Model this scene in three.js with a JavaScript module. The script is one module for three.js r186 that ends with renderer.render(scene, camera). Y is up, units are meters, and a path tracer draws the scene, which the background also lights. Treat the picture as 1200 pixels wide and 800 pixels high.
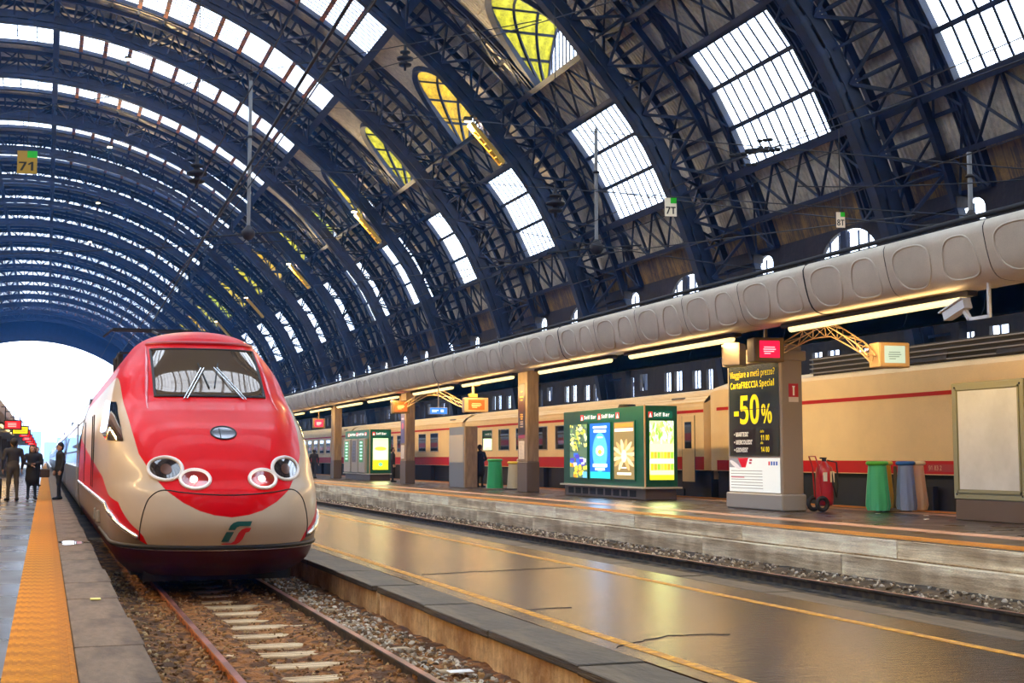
import * as THREE from 'three';
import { RectAreaLightUniformsLib } from 'three/addons/lights/RectAreaLightUniformsLib.js';
import { RoundedBoxGeometry } from 'three/addons/geometries/RoundedBoxGeometry.js';
import { MarchingCubes } from 'three/addons/objects/MarchingCubes.js';

// ---------- camera, sky, exposure ----------
const R_ = Math.PI / 180;
const scene = new THREE.Scene();
const camera = new THREE.PerspectiveCamera(28.763, 1.5, 0.1, 2000);
camera.position.set(0, 1.8, 0);
{
  const yaw = 19.255 * R_, pitch = 4.982 * R_;
  camera.lookAt(Math.sin(yaw) * Math.cos(pitch), 1.8 + Math.sin(pitch), -Math.cos(yaw) * Math.cos(pitch));
}
scene.background = new THREE.Color().setRGB(2.05, 2.35, 2.7);
scene.fog = new THREE.FogExp2(new THREE.Color().setRGB(0.07, 0.32, 1), 0.00055);   // blue station haze
const renderer = new THREE.WebGLRenderer({ antialias: true });
renderer.toneMapping = THREE.LinearToneMapping;
renderer.toneMappingExposure = 2.75;
renderer.shadowMap.enabled = true;
RectAreaLightUniformsLib.init();
const WARM = new THREE.Color().setRGB(1, 0.62, 0.24);

// ---------- helpers ----------
let seed_ = 7;
const rnd = () => { seed_ = (seed_ * 1664525 + 1013904223) >>> 0; return seed_ / 4294967296; };
const rr = (a, b) => a + (b - a) * rnd();
const lerp = (a, b, t) => a + (b - a) * t;
const clamp = (x, a = 0, b = 1) => Math.min(b, Math.max(a, x));
const sm = (a, b, x) => { const t = clamp((x - a) / (b - a)); return t * t * (3 - 2 * t); };
const interp = (xs, ys, x) => { if (x <= xs[0]) return ys[0]; for (let i = 1; i < xs.length; i++) if (x <= xs[i]) return lerp(ys[i - 1], ys[i], (x - xs[i - 1]) / (xs[i] - xs[i - 1])); return ys[ys.length - 1]; };
const sub = (a, b) => [a[0] - b[0], a[1] - b[1], a[2] - b[2]], add3 = (a, b) => [a[0] + b[0], a[1] + b[1], a[2] + b[2]], mul = (a, s) => [a[0] * s, a[1] * s, a[2] * s];
const dot = (a, b) => a[0] * b[0] + a[1] * b[1] + a[2] * b[2], len = a => Math.hypot(a[0], a[1], a[2]);
const cross = (a, b) => [a[1] * b[2] - a[2] * b[1], a[2] * b[0] - a[0] * b[2], a[0] * b[1] - a[1] * b[0]];
const nrm = a => { const l = len(a) || 1; return [a[0] / l, a[1] / l, a[2] / l]; };
const lin = (r, g, b) => new THREE.Color().setRGB(r, g, b);

class MB {
  constructor() { this.p = []; this.n = []; this.u = []; this.i = []; }
  v(p, n, u) { this.p.push(p[0], p[1], p[2]); this.n.push(n[0], n[1], n[2]); this.u.push(u[0], u[1]); return this.p.length / 3 - 1; }
  quad(a, b, c, d, uv) {
    const n = nrm(cross(sub(b, a), sub(d, a))), L = len(sub(b, a)), M = len(sub(d, a));
    uv = uv || [[0, 0], [L, 0], [L, M], [0, M]];
    const k = this.v(a, n, uv[0]); this.v(b, n, uv[1]); this.v(c, n, uv[2]); this.v(d, n, uv[3]);
    this.i.push(k, k + 1, k + 2, k, k + 2, k + 3); return this;
  }
  box(x0, y0, z0, x1, y1, z1) {
    this.quad([x1, y0, z1], [x1, y0, z0], [x1, y1, z0], [x1, y1, z1], [[-z1, y0], [-z0, y0], [-z0, y1], [-z1, y1]]);
    this.quad([x0, y0, z0], [x0, y0, z1], [x0, y1, z1], [x0, y1, z0], [[z0, y0], [z1, y0], [z1, y1], [z0, y1]]);
    this.quad([x0, y1, z1], [x1, y1, z1], [x1, y1, z0], [x0, y1, z0], [[x0, z1], [x1, z1], [x1, z0], [x0, z0]]);
    this.quad([x0, y0, z0], [x1, y0, z0], [x1, y0, z1], [x0, y0, z1], [[x0, z0], [x1, z0], [x1, z1], [x0, z1]]);
    this.quad([x0, y0, z1], [x1, y0, z1], [x1, y1, z1], [x0, y1, z1], [[x0, y0], [x1, y0], [x1, y1], [x0, y1]]);
    this.quad([x1, y0, z0], [x0, y0, z0], [x0, y1, z0], [x1, y1, z0], [[x1, y0], [x0, y0], [x0, y1], [x1, y1]]);
    return this;
  }
  bar(p, q, w, h, up = [0, 1, 0]) {
    const d = nrm(sub(q, p)); let s = cross(d, up); if (len(s) < 1e-4) s = cross(d, [1, 0, 0]);
    s = mul(nrm(s), w / 2); const t = mul(nrm(cross(s, d)), h / 2);
    const c = [[-1, -1], [1, -1], [1, 1], [-1, 1]].map(([i, j]) => add3(mul(s, i), mul(t, j)));
    for (let k = 0; k < 4; k++) { const a = c[k], b = c[(k + 1) % 4]; this.quad(add3(p, a), add3(p, b), add3(q, b), add3(q, a)); }
    this.quad(add3(p, c[3]), add3(p, c[2]), add3(p, c[1]), add3(p, c[0])); this.quad(add3(q, c[0]), add3(q, c[1]), add3(q, c[2]), add3(q, c[3]));
    return this;
  }
  tube(pts, r, seg = 6, closed = false) {
    const P = pts, N = P.length, base = this.p.length / 3; let s0 = null;
    for (let k = 0; k < N; k++) {
      const a = P[closed ? (k - 1 + N) % N : Math.max(k - 1, 0)], b = P[closed ? (k + 1) % N : Math.min(k + 1, N - 1)], d = nrm(sub(b, a));
      let s = s0 ? sub(s0, mul(d, dot(s0, d))) : cross(d, Math.abs(d[1]) < 0.9 ? [0, 1, 0] : [1, 0, 0]); s = nrm(s); s0 = s; const t = cross(d, s);
      const rad = typeof r === 'function' ? r(k / (N - 1)) : r;
      for (let j = 0; j < seg; j++) { const an = j / seg * 2 * Math.PI, n = add3(mul(s, Math.cos(an)), mul(t, Math.sin(an))); this.v(add3(P[k], mul(n, rad)), n, [j / seg, k / N]); }
    }
    for (let k = 0; k < (closed ? N : N - 1); k++) for (let j = 0; j < seg; j++) {
      const a = base + k * seg + j, b = base + k * seg + (j + 1) % seg, k2 = (k + 1) % N, c = base + k2 * seg + (j + 1) % seg, d = base + k2 * seg + j; this.i.push(a, b, c, a, c, d);
    }
    if (!closed) for (const [k, f] of [[0, 1], [N - 1, 0]]) for (let j = 1; j < seg - 1; j++) { const b = base + k * seg; f ? this.i.push(b, b + j + 1, b + j) : this.i.push(b, b + j, b + j + 1); }
    return this;
  }
  cyl(x, y, z, r, h, seg = 16, r2 = r) { return this.add(new THREE.CylinderGeometry(r2, r, h, seg), new THREE.Matrix4().makeTranslation(x, y + h / 2, z)); }
  rbox(x0, y0, z0, x1, y1, z1, r = 0.02) { return this.add(new RoundedBoxGeometry(x1 - x0, y1 - y0, z1 - z0, 2, r), new THREE.Matrix4().makeTranslation((x0 + x1) / 2, (y0 + y1) / 2, (z0 + z1) / 2)); }
  lathe(pts, x = 0, y = 0, z = 0, seg = 18) { return this.add(new THREE.LatheGeometry(pts.map(q => new THREE.Vector2(q[0], q[1])), seg), new THREE.Matrix4().makeTranslation(x, y, z)); }
  grid(nu, nv, f, uvf) {   // smooth surface f(i/nu, j/nv)
    const base = this.p.length / 3, W = nu + 1;
    for (let j = 0; j <= nv; j++) for (let i = 0; i <= nu; i++) {
      const u = i / nu, v = j / nv, p = f(u, v), e = 1e-3, du = sub(f(Math.min(1, u + e), v), f(Math.max(0, u - e), v)), dv = sub(f(u, Math.min(1, v + e)), f(u, Math.max(0, v - e)));
      this.v(p, nrm(cross(du, dv)), uvf ? uvf(u, v, p) : [u, v]);
    }
    for (let j = 0; j < nv; j++) for (let i = 0; i < nu; i++) { const a = base + j * W + i; this.i.push(a, a + 1, a + W + 1, a, a + W + 1, a + W); }
    return this;
  }
  add(g, m) {
    if (m) g.applyMatrix4(m);
    const P = g.attributes.position, N = g.attributes.normal, U = g.attributes.uv, base = this.p.length / 3;
    for (let k = 0; k < P.count; k++) { this.p.push(P.getX(k), P.getY(k), P.getZ(k)); this.n.push(N.getX(k), N.getY(k), N.getZ(k)); U ? this.u.push(U.getX(k), U.getY(k)) : this.u.push(0, 0); }
    if (g.index) for (let k = 0; k < g.index.count; k++) this.i.push(base + g.index.getX(k)); else for (let k = 0; k < P.count; k++) this.i.push(base + k);
    return this;
  }
  geo() {
    const g = new THREE.BufferGeometry();
    g.setAttribute('position', new THREE.Float32BufferAttribute(this.p, 3)); g.setAttribute('normal', new THREE.Float32BufferAttribute(this.n, 3)); g.setAttribute('uv', new THREE.Float32BufferAttribute(this.u, 2));
    g.setIndex(this.i); return g;
  }
  build(name, mat, parent) { return mesh(name, this.geo(), mat, parent); }
}
const names = {};
const numbered = n => { const k = names[n] = (names[n] ?? -1) + 1; return k ? n + '_' + String(k).padStart(3, '0') : n; };
function mesh(name, geo, mat, parent) {
  const m = new THREE.Mesh(geo, mat); m.castShadow = m.receiveShadow = true;
  m.name = parent ? name : numbered(name); (parent || scene).add(m); return m;
}
function tag(o, label, category, group, kind) { o.userData = { ...o.userData, label, category }; if (group) o.userData.group = group; if (kind) o.userData.kind = kind; return o; }
function thing(name, label, category, [x, y, z] = [0, 0, 0], turn = 0, group, kind) {
  const o = new THREE.Group(); o.name = numbered(name); scene.add(o); o.position.set(x, y, z); o.rotation.y = turn; return tag(o, label, category, group, kind);
}
function structure(name, label, category = 'structure') { const o = new THREE.Group(); o.name = name; scene.add(o); return tag(o, label, category, null, 'structure'); }
const stuff = o => { o.userData.kind = 'stuff'; return o; };
function copyOf(o, label, group) { const c = o.clone(); c.name = numbered(o.name.replace(/_\d{3}$/, '')); c.userData = { ...o.userData, label }; if (group) c.userData.group = group; scene.add(c); return c; }
function part(o, label) { o.userData.label = label; return o; }

// ---------- textures ----------
const hash = (x, y, s) => { let h = (x * 374761393 + y * 668265263 + s * 1274126177) | 0; h = Math.imul(h ^ (h >>> 13), 1274126177); return ((h ^ (h >>> 16)) >>> 0) / 4294967296; };
function vnoise(x, y, per, s) {
  const xi = Math.floor(x), yi = Math.floor(y), fx = x - xi, fy = y - yi, u = fx * fx * (3 - 2 * fx), v = fy * fy * (3 - 2 * fy), m = k => ((k % per) + per) % per;
  return lerp(lerp(hash(m(xi), m(yi), s), hash(m(xi + 1), m(yi), s), u), lerp(hash(m(xi), m(yi + 1), s), hash(m(xi + 1), m(yi + 1), s), u), v);
}
function fbm(u, v, per, s, oct = 4) { let a = 0, w = 0.5, t = 0; for (let k = 0; k < oct; k++) { a += w * vnoise(u * per, v * per, per, s + k * 17); t += w; w *= 0.5; per *= 2; } return a / t; }
function tex(w, h, fn, srgb = true, meters = [1, 1]) {
  const d = new Uint8Array(w * h * 4);
  for (let j = 0; j < h; j++) for (let i = 0; i < w; i++) { const c = fn((i + 0.5) / w, (j + 0.5) / h), k = (j * w + i) * 4; d[k] = clamp(c[0], 0, 255); d[k + 1] = clamp(c[1], 0, 255); d[k + 2] = clamp(c[2], 0, 255); d[k + 3] = 255; }
  const t = new THREE.DataTexture(d, w, h); t.wrapS = t.wrapT = THREE.RepeatWrapping; t.magFilter = THREE.LinearFilter; t.minFilter = THREE.LinearMipmapLinearFilter; t.generateMipmaps = true;
  if (srgb) t.colorSpace = THREE.SRGBColorSpace; t.repeat.set(1 / meters[0], 1 / meters[1]); t.needsUpdate = true; return t;
}
const grey = (fn, w, h, m) => tex(w, h, (u, v) => { const g = fn(u, v) * 255; return [g, g, g]; }, false, m);
// mottled surface: base colour, second colour, how large the patches are
function mottled(a, b, meters, seed, { size = 512, speck = 0.12, per = 5, sx = 1, streak = 0, grain = 0.25 } = {}) {
  return tex(size, size, (u, v) => {
    let t = sm(0.3, 0.7, fbm(u, v, per, seed, 5)); if (streak) t = lerp(t, sm(0.35, 0.65, vnoise(u * 60, v * 3, 60, seed + 5) * 0.6 + fbm(u, v, 9, seed + 3, 3) * 0.4), streak);
    const g = 1 + speck * (hash(u * size | 0, v * size | 0, seed) - 0.5) * 2 + grain * (fbm(u, v, per * 6, seed + 9, 3) - 0.5);
    return [lerp(a[0], b[0], t) * g, lerp(a[1], b[1], t) * g, lerp(a[2], b[2], t) * g];
  }, true, [meters * sx, meters]);
}
const bumpNoise = (meters, seed, per = 12, oct = 5, size = 512) => grey((u, v) => fbm(u, v, per, seed, oct), size, size, [meters, meters]);
function canvasTex(w, h, draw) {
  const c = document.createElement('canvas'); c.width = w; c.height = h; draw(c.getContext('2d'), w, h);
  const t = new THREE.CanvasTexture(c); t.colorSpace = THREE.SRGBColorSpace; t.magFilter = THREE.LinearFilter; return t;
}
const std = (o) => new THREE.MeshStandardMaterial(o), phy = (o) => new THREE.MeshPhysicalMaterial(o);
const plain = (r, g, b, rough = 0.6, metal = 0) => std({ color: lin(r, g, b), roughness: rough, metalness: metal });
const M = {
  iron: std({ map: mottled([14, 24, 54], [8, 13, 32], 3, 11), roughness: 0.6 }),
  ironBrown: std({ map: mottled([60, 50, 44], [36, 32, 34], 3, 12), roughness: 0.7 }),
  divider: std({ map: mottled([164, 92, 44], [92, 62, 46], 2, 13), roughness: 0.8 }),
  sheet: std({ map: mottled([204, 192, 170], [176, 164, 144], 5, 14, { streak: 0.3 }), bumpMap: grey((u) => 0.5 + 0.5 * Math.sin(u * 2 * Math.PI * 12), 256, 8, [3, 3]), bumpScale: 0.06, roughness: 0.85 }),
  stained: std({ map: mottled([136, 104, 44], [70, 54, 36], 4, 15, { streak: 0.6 }), bumpMap: bumpNoise(2, 3), bumpScale: 0.02, roughness: 0.9 }),
  glass: phy({ color: lin(0.92, 0.95, 1), roughness: 0.02, transmission: 1, thickness: 0, ior: 1.45 }),
  darkGlass: phy({ color: lin(0.012, 0.014, 0.016), roughness: 0.04, metalness: 0, clearcoat: 1, clearcoatRoughness: 0.02 }),
  black: plain(0.012, 0.012, 0.013, 0.7), soot: plain(0.02, 0.017, 0.015, 0.85), rubber: plain(0.01, 0.01, 0.01, 0.6),
  steel: plain(0.45, 0.45, 0.46, 0.35, 0.9), chrome: plain(0.75, 0.75, 0.76, 0.16, 1), greyPaint: plain(0.28, 0.28, 0.27, 0.5), white: plain(0.75, 0.75, 0.74, 0.5),
  brownWall: std({ map: mottled([50, 39, 30], [32, 26, 22], 6, 21, { streak: 0.4 }), bumpMap: bumpNoise(3, 5), bumpScale: 0.02, roughness: 0.9 }),
};
// ---------- the hall: vault of radius 36 m round an axis at x = -3, one bay each 14.6 m ----------
const CX = -3, RV = 36, BAY = 14.6, ZE0 = -52.4, K0 = -5, K1 = 18, STRIP = 7.6, GAP = BAY - STRIP, RIB = 3;   // the openings are GAP wide, a rib stands RIB beyond their far edge
const flat = a => interp([30, 38, 51.3], [1, 0.986, 0.972], Math.min(a, 180 - a));   // the vault is a little flatter towards its crown
const V = (a, r, z) => { const f = r * flat(a); return [CX + f * Math.cos(a * R_), f * Math.sin(a * R_), z]; };
const vaultX = y => { let a = 5, b = 70; for (let k = 0; k < 40; k++) { const m = (a + b) / 2; V(m, RV, 0)[1] < y ? a = m : b = m; } return V(a, RV, 0)[0]; };
const zEnd = k => ZE0 - BAY * k;                                    // far edge of the openings of bay k
const ZBACK = zEnd(K0) + GAP, ZFAR = zEnd(K1) - STRIP;
const steps = (a, b, n) => Array.from({ length: n + 1 }, (_, i) => a + (b - a) * i / n);
const A_LOW = steps(18.4, 51.3, 14), A_SKY = steps(51.3, 85.2, 11);
function panelGeo(a0, a1, z0, z1, r0 = RV, r1 = RV + 0.07) {        // one curved roof sheet
  const m = new MB(), s0 = a0 * R_ * RV, s1 = a1 * R_ * RV, uv = [[z0, s0], [z1, s0], [z1, s1], [z0, s1]];
  const A = V(a0, r0, z0), B = V(a0, r0, z1), C = V(a1, r0, z1), D = V(a1, r0, z0), E = V(a0, r1, z0), F = V(a0, r1, z1), G = V(a1, r1, z1), H = V(a1, r1, z0);
  m.quad(A, B, C, D, uv).quad(E, H, G, F, uv).quad(A, E, F, B).quad(D, C, G, H).quad(A, D, H, E).quad(B, F, G, C);
  return m;
}
const ceiling = structure('ceiling', 'great arched train shed roof of corrugated sheets and glass', 'roof');
{
  const far = new MB(), farStain = new MB(), cache = {};
  const put = (k, a0, a1, za, zb, near) => {                        // za, zb relative to the far edge of the openings
    const st = a1 < 20.8 && a0 < 90 || a0 > 159.2;
    if (near) {
      const key = [a0, a1, za].map(x => x.toFixed(2)).join(); cache[key] = cache[key] || panelGeo(a0, a1, za, zb).geo();
      const o = mesh('roof_panel', cache[key], st ? M.stained : M.sheet, ceiling); o.position.z = zEnd(k);
    } else { const g = panelGeo(a0, a1, za, zb).geo(); g.translate(0, 0, zEnd(k)); (st ? farStain : far).add(g); }
  };
  for (let k = K0; k <= K1; k++) for (const side of [0, 1]) {
    const f = (a, b, za, zb, near) => side ? put(k, 180 - b, 180 - a, za, zb, false) : put(k, a, b, za, zb, near && k >= -2 && k <= 7);
    for (let i = 0; i < 14; i++) f(A_LOW[i], A_LOW[i + 1], -STRIP, 0, true);
    for (let i = 0; i < 11; i++) f(A_SKY[i], A_SKY[i + 1], -STRIP, 0, false);
    if (!side) put(k, 85.2, 94.8, -STRIP, 0, false);
    for (const [a, b] of [[18.4, 20.7], [20.7, 24.3], [33.7, 35.95], [35.95, 38.2], [46.95, 49.1], [49.1, 51.3]]) f(a, b, 0, GAP, true);
  }
  stuff(far.build('roof_panel', M.sheet, ceiling)); stuff(farStain.build('roof_panel', M.stained, ceiling));
}
// sheets round the lunettes
const LUN_Y0 = V(38.2, RV, 0)[1], LUN_H = V(46.95, RV, 0)[1] - LUN_Y0, LUN_W = GAP / 2 - 0.12;
{
  const m = new MB(), zc = GAP / 2, as = steps(38.2, 46.95, 14);
  const hw = a => LUN_W * Math.sqrt(Math.max(0, 1 - ((V(a, RV, 0)[1] - LUN_Y0) / LUN_H) ** 2));
  for (let i = 0; i < 14; i++) for (const s of [-1, 1]) {
    const a = as[i], b = as[i + 1], e = zc + s * GAP / 2, r = RV;
    m.quad(V(a, r, e), V(a, r, zc + s * hw(a)), V(b, r, zc + s * hw(b)), V(b, r, e));
    m.quad(V(a, r + 0.07, e), V(a, r + 0.07, zc + s * hw(a)), V(b, r + 0.07, zc + s * hw(b)), V(b, r + 0.07, e));
  }
  const g = m.geo(), gl = g.clone(); gl.scale(-1, 1, 1).translate(2 * CX, 0, 0);
  const all = new MB(); for (let k = K0; k <= K1; k++) { const l = gl.clone(); l.translate(0, 0, zEnd(k)); all.add(l); }
  for (let k = K0; k <= K1; k++) { const o = mesh('lunette_surround', g, M.sheet, ceiling); o.position.z = zEnd(k); }
  stuff(all.build('lunette_surround', M.sheet, ceiling));
}
// arch ribs: a heavy inner chord, two outer chords and lattice webs between them
const ribParts = {};
{
  const N = 74, aa = i => 3.5 + (173 / N) * i, OUT = 35.55, zi = 0.3, zo = 1.3, IN = a => interp([35, 60], [33.15, 33.6], Math.min(a, 180 - a));
  const arc = (r, z, w, h, mb) => { for (let i = 0; i < N; i++) mb.bar(V(aa(i), r, z), V(aa(i + 1), r, z), w, h, [0, 0, 1]); };
  const inner = new MB(), ring = (d, z, w, h) => { for (let i = 0; i < N; i++) inner.bar(V(aa(i), IN(aa(i)) + d, z), V(aa(i + 1), IN(aa(i + 1)) + d, z), w, h, [0, 0, 1]); };
  ring(0.02, 0, 0.06, 0.5); ring(0.14, -0.2, 0.24, 0.1); ring(0.14, 0.2, 0.24, 0.1); ring(0.62, -0.22, 0.46, 0.1); ring(0.62, 0.22, 0.46, 0.1); ring(0.86, 0, 0.05, 0.6);
  for (let i = 0; i <= N; i++) for (const z of [-0.2, 0.2]) inner.bar(V(aa(i), IN(aa(i)), z), V(aa(i), IN(aa(i)) + 0.9, z), 0.4, 0.08, [0, 0, 1]);
  ribParts.inner_chord = inner.geo();
  ribParts.outer_chord = [-1, 1].map(s => { const m = new MB(); arc(OUT, s * zo, 0.32, 0.24, m); return m.geo(); });
  ribParts.lattice = [-1, 1].map(s => {
    const m = new MB();
    for (let i = 0; i <= N; i++) {
      m.bar(V(aa(i), IN(aa(i)) + 0.6, s * zi), V(aa(i), OUT, s * zo), 0.1, 0.12, [0, 0, 1]);
      if (i < N) m.bar(V(aa(i + (i % 2)), IN(aa(i)) + 0.6, s * zi), V(aa(i + 1 - (i % 2)), OUT, s * zo), 0.12, 0.12, [0, 0, 1]);
    }
    return m.geo();
  });
  const t = new MB();
  for (let i = 0; i < N; i++) { t.bar(V(aa(i), OUT, -zo), V(aa(i), OUT, zo), 0.12, 0.14); if (i % 2) t.bar(V(aa(i), OUT, -zo), V(aa(i + 1), OUT, zo), 0.08, 0.08); }
  ribParts.cross_brace = t.geo();
  // purlins of the sheeted strip and the edge girders beside the openings
  const pu = new MB();
  for (const a of [...A_LOW, ...A_SKY.slice(1)]) for (const b of [a, 180 - a]) pu.bar(V(b, RV - 0.13, RIB - STRIP), V(b, RV - 0.13, RIB), 0.16, 0.2, V(b, 1, 0).map((x, i) => i === 0 ? x - CX : x));
  for (let i = 0; i < 13; i += 2) for (const s of [-1, 1]) for (const mir of [0, 1]) { const f = a => mir ? 180 - a : a; pu.bar(V(f(A_LOW[i]), RV - 0.3, s * 1.4), V(f(A_LOW[i + 2] ?? A_LOW[14]), RV - 0.3, s > 0 ? RIB : RIB - STRIP), 0.09, 0.09); pu.bar(V(f(A_LOW[i]), RV - 0.3, s > 0 ? RIB : RIB - STRIP), V(f(A_LOW[i + 1]), RV - 0.3, s * 1.4), 0.08, 0.08); }
  ribParts.purlin_set = pu.geo();
  const eg = new MB(), M2 = 60, ab = i => 18.4 + (143.2 / M2) * i;
  for (const [e, s] of [[RIB, -1], [RIB - STRIP, 1]]) for (const [off, w, h] of [[0, 0.28, 0.14], [0.3, 0.3, 0.1], [0.55, 0.2, 0.08], [0.78, 0.14, 0.06]]) for (let i = 0; i < M2; i++) eg.bar(V(ab(i), RV - w / 2, e + s * off), V(ab(i + 1), RV - w / 2, e + s * off), w, h, [0, 0, 1]);
  ribParts.edge_girder = eg.geo();
}
const ordinal = n => ['first', 'second', 'third', 'fourth', 'fifth', 'sixth', 'seventh', 'eighth', 'ninth', 'tenth', 'eleventh', 'twelfth', 'thirteenth', 'fourteenth', 'fifteenth', 'sixteenth', 'seventeenth', 'eighteenth', 'nineteenth', 'twentieth'][n];
for (let k = K0; k <= K1; k++) {
  const o = thing('arch_rib', k >= -1 ? `dark blue lattice arch rib, ${ordinal(k + 1)} in view counted from the right edge` : 'dark blue lattice arch rib of the hall roof beyond the frame', 'roof rib', [0, 0, zEnd(k) - RIB], 0, 'arch ribs of the train shed', 'structure');
  mesh('inner_chord', ribParts.inner_chord, M.iron, o);
  for (const g of ribParts.outer_chord) mesh('outer_chord', g, M.iron, o);
  for (const g of ribParts.lattice) mesh('lattice', g, M.iron, o);
  mesh('cross_brace', ribParts.cross_brace, M.iron, o); mesh('purlin_set', ribParts.purlin_set, M.iron, o); mesh('edge_girder', ribParts.edge_girder, M.iron, o);
}
// longitudinal beams
for (const [a, w, h, d, what] of [[51.3, 0.5, 0.7, 0.5, 'deep beam under the edge of the central skylights'], [38.2, 0.3, 0.6, 0.35, 'beam along the sills of the yellow lunettes'], [33.9, 0.22, 0.36, 0.25, 'beam over the side windows'], [24.3, 0.34, 0.5, 0.3, 'beam along the sills of the side windows'], [20.7, 0.2, 0.3, 0.25, 'rail over the stained sheets low on the vault'], [85.2, 0.45, 0.5, 0.4, 'ridge beam beside the crown glazing']])
  for (const s of [0, 1]) {
    const b = s ? 180 - a : a, m = new MB(); m.bar(V(b, RV - d, ZBACK), V(b, RV - d, ZFAR), w, h, [Math.cos(b * R_), Math.sin(b * R_), 0]);
    tag(m.build('roof_beam', M.iron), (s ? 'dark iron ' + what + ', on the far left half of the vault' : 'dark iron ' + what + ', right half of the vault'), 'beam', null, 'structure');
  }
{ // wind bracing under the sheets between lunettes and side windows, and below the windows
  const g = new MB();
  for (const [a, b] of [[33.9, 38.2], [20.7, 24.3]]) for (let i = 0; i < 3; i++) {
    const z0 = GAP * i / 3, z1 = GAP * (i + 1) / 3, r = RV - 0.3;
    g.bar(V(a, r, z0), V(b, r, z1), 0.1, 0.1); g.bar(V(a, r, z1), V(b, r, z0), 0.1, 0.1); if (i) g.bar(V(a, r, z0), V(b, r, z0), 0.1, 0.12);
  }
  const geo = g.geo(); for (let k = -2; k <= 12; k++) { const o = mesh('wind_brace', geo, M.iron, ceiling); o.position.z = zEnd(k); }
}
// windows
let winN = 0;
const windowGroup = (label, z) => { const o = structure('window_' + ++winN, label, 'window'); o.position.z = z; return o; };
const BARS = 10, SKYBARS = 13;
function barsGeo(tiers, bw = 0.1, n = BARS, out = RV) { const m = new MB(); for (const [a, b] of tiers) for (let j = 0; j <= n; j++) { const z = GAP * j / n; m.bar(V(a, out, z), V(b, out, z), 0.035, bw, [0, 0, 1]); } return m.geo(); }
function paneGeo(a, b, z0, z1, r = RV + 0.03) { return new MB().quad(V(a, r, z0), V(a, r, z1), V(b, r, z1), V(b, r, z0)).geo(); }
const mirrored = g => { const c = g.clone(); c.scale(-1, 1, 1).translate(2 * CX, 0, 0); return c; };
{ // side windows: three tiers
  const tiers = [[24.6, 27.45], [27.6, 30.5], [30.65, 33.5]], bars = barsGeo(tiers);
  const rails = new MB(); for (const a of [24.45, 27.52, 30.58, 33.6]) rails.bar(V(a, RV - 0.12, 0), V(a, RV - 0.12, GAP), 0.2, 0.28, [Math.cos(a * R_), Math.sin(a * R_), 0]);
  const railG = rails.geo(), panes = tiers.map(([a, b]) => Array.from({ length: BARS }, (_, j) => paneGeo(a - 0.1, b + 0.1, GAP * j / BARS, GAP * (j + 1) / BARS)));
  const allP = new MB(); for (const t of panes) for (const p of t) allP.add(p.clone()); const allPG = allP.geo();
  const mr = mirrored(railG), mb = mirrored(bars), mp = mirrored(allPG);
  for (let k = K0; k <= K1; k++) {
    const o = windowGroup(k >= -1 ? `white three-tier glazed side window of the vault, ${ordinal(k + 1)} from the right edge` : 'three-tier glazed side window of the vault beyond the frame', zEnd(k));
    mesh('rails', railG, M.iron, o); mesh('glazing_bars', bars, M.iron, o);
    if (k >= -1 && k <= 4) for (const t of panes) for (const p of t) mesh('pane', p, M.glass, o); else stuff(mesh('pane', allPG, M.glass, o));
    const l = windowGroup('three-tier glazed side window on the far left half of the vault, outside the frame', zEnd(k)); l.userData.group = 'side windows of the left half of the vault';
    mesh('rails', mr, M.iron, l); mesh('glazing_bars', mb, M.iron, l); stuff(mesh('pane', mp, M.glass, l));
  }
}
{ // central skylights: eleven tiers on either side of the crown
  const tiers = A_SKY.slice(0, 11).map((a, i) => [a + (i ? 0.12 : 0.3), A_SKY[i + 1] - 0.12]), bars = barsGeo(tiers, 0.1, SKYBARS);
  const div = new MB(); for (const a of A_SKY) div.bar(V(a, RV - 0.12, 0), V(a, RV - 0.12, GAP), 0.3, 0.26, [Math.cos(a * R_), Math.sin(a * R_), 0]);
  const divG = div.geo(), panes = tiers.map(([a, b]) => paneGeo(a - 0.15, b + 0.15, 0, GAP));
  const all = new MB(); for (const p of panes) all.add(p.clone()); const allG = all.geo(), mb = mirrored(bars), md = mirrored(divG), mp = mirrored(allG);
  const crownP = paneGeo(85.2, 94.8, 0, GAP, RV + 0.05), crownB = new MB();
  for (let j = 0; j <= 5; j++) crownB.bar(V(85.2, RV, GAP * j / 5), V(94.8, RV, GAP * j / 5), 0.04, 0.07, [0, 0, 1]); for (const a of [87.6, 90, 92.4]) crownB.bar(V(a, RV, 0), V(a, RV, GAP), 0.08, 0.12);
  const crownG = crownB.geo();
  for (let k = K0; k <= K1; k++) {
    const o = windowGroup(k >= 1 ? `band of white skylight panes under the crown, ${ordinal(k - 1)} band counted from the top` : 'band of skylight panes right of the crown, above the frame', zEnd(k));
    mesh('dividers', divG, M.divider, o); mesh('glazing_bars', bars, M.iron, o);
    if (k >= 0 && k <= 10) for (const p of panes) mesh('pane', p, M.glass, o); else stuff(mesh('pane', allG, M.glass, o));
    const l = windowGroup(k >= 3 ? `crown glazing and left skylight band, ${ordinal(k - 3)} from the top left corner` : 'crown glazing and left skylight band beyond the frame', zEnd(k));
    mesh('dividers', md, M.divider, l); mesh('glazing_bars', mb, M.iron, l); stuff(mesh('pane', mp, M.glass, l)); mesh('crown_pane', crownP, M.glass, l); mesh('crown_bars', crownG, M.iron, l);
  }
}
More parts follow.
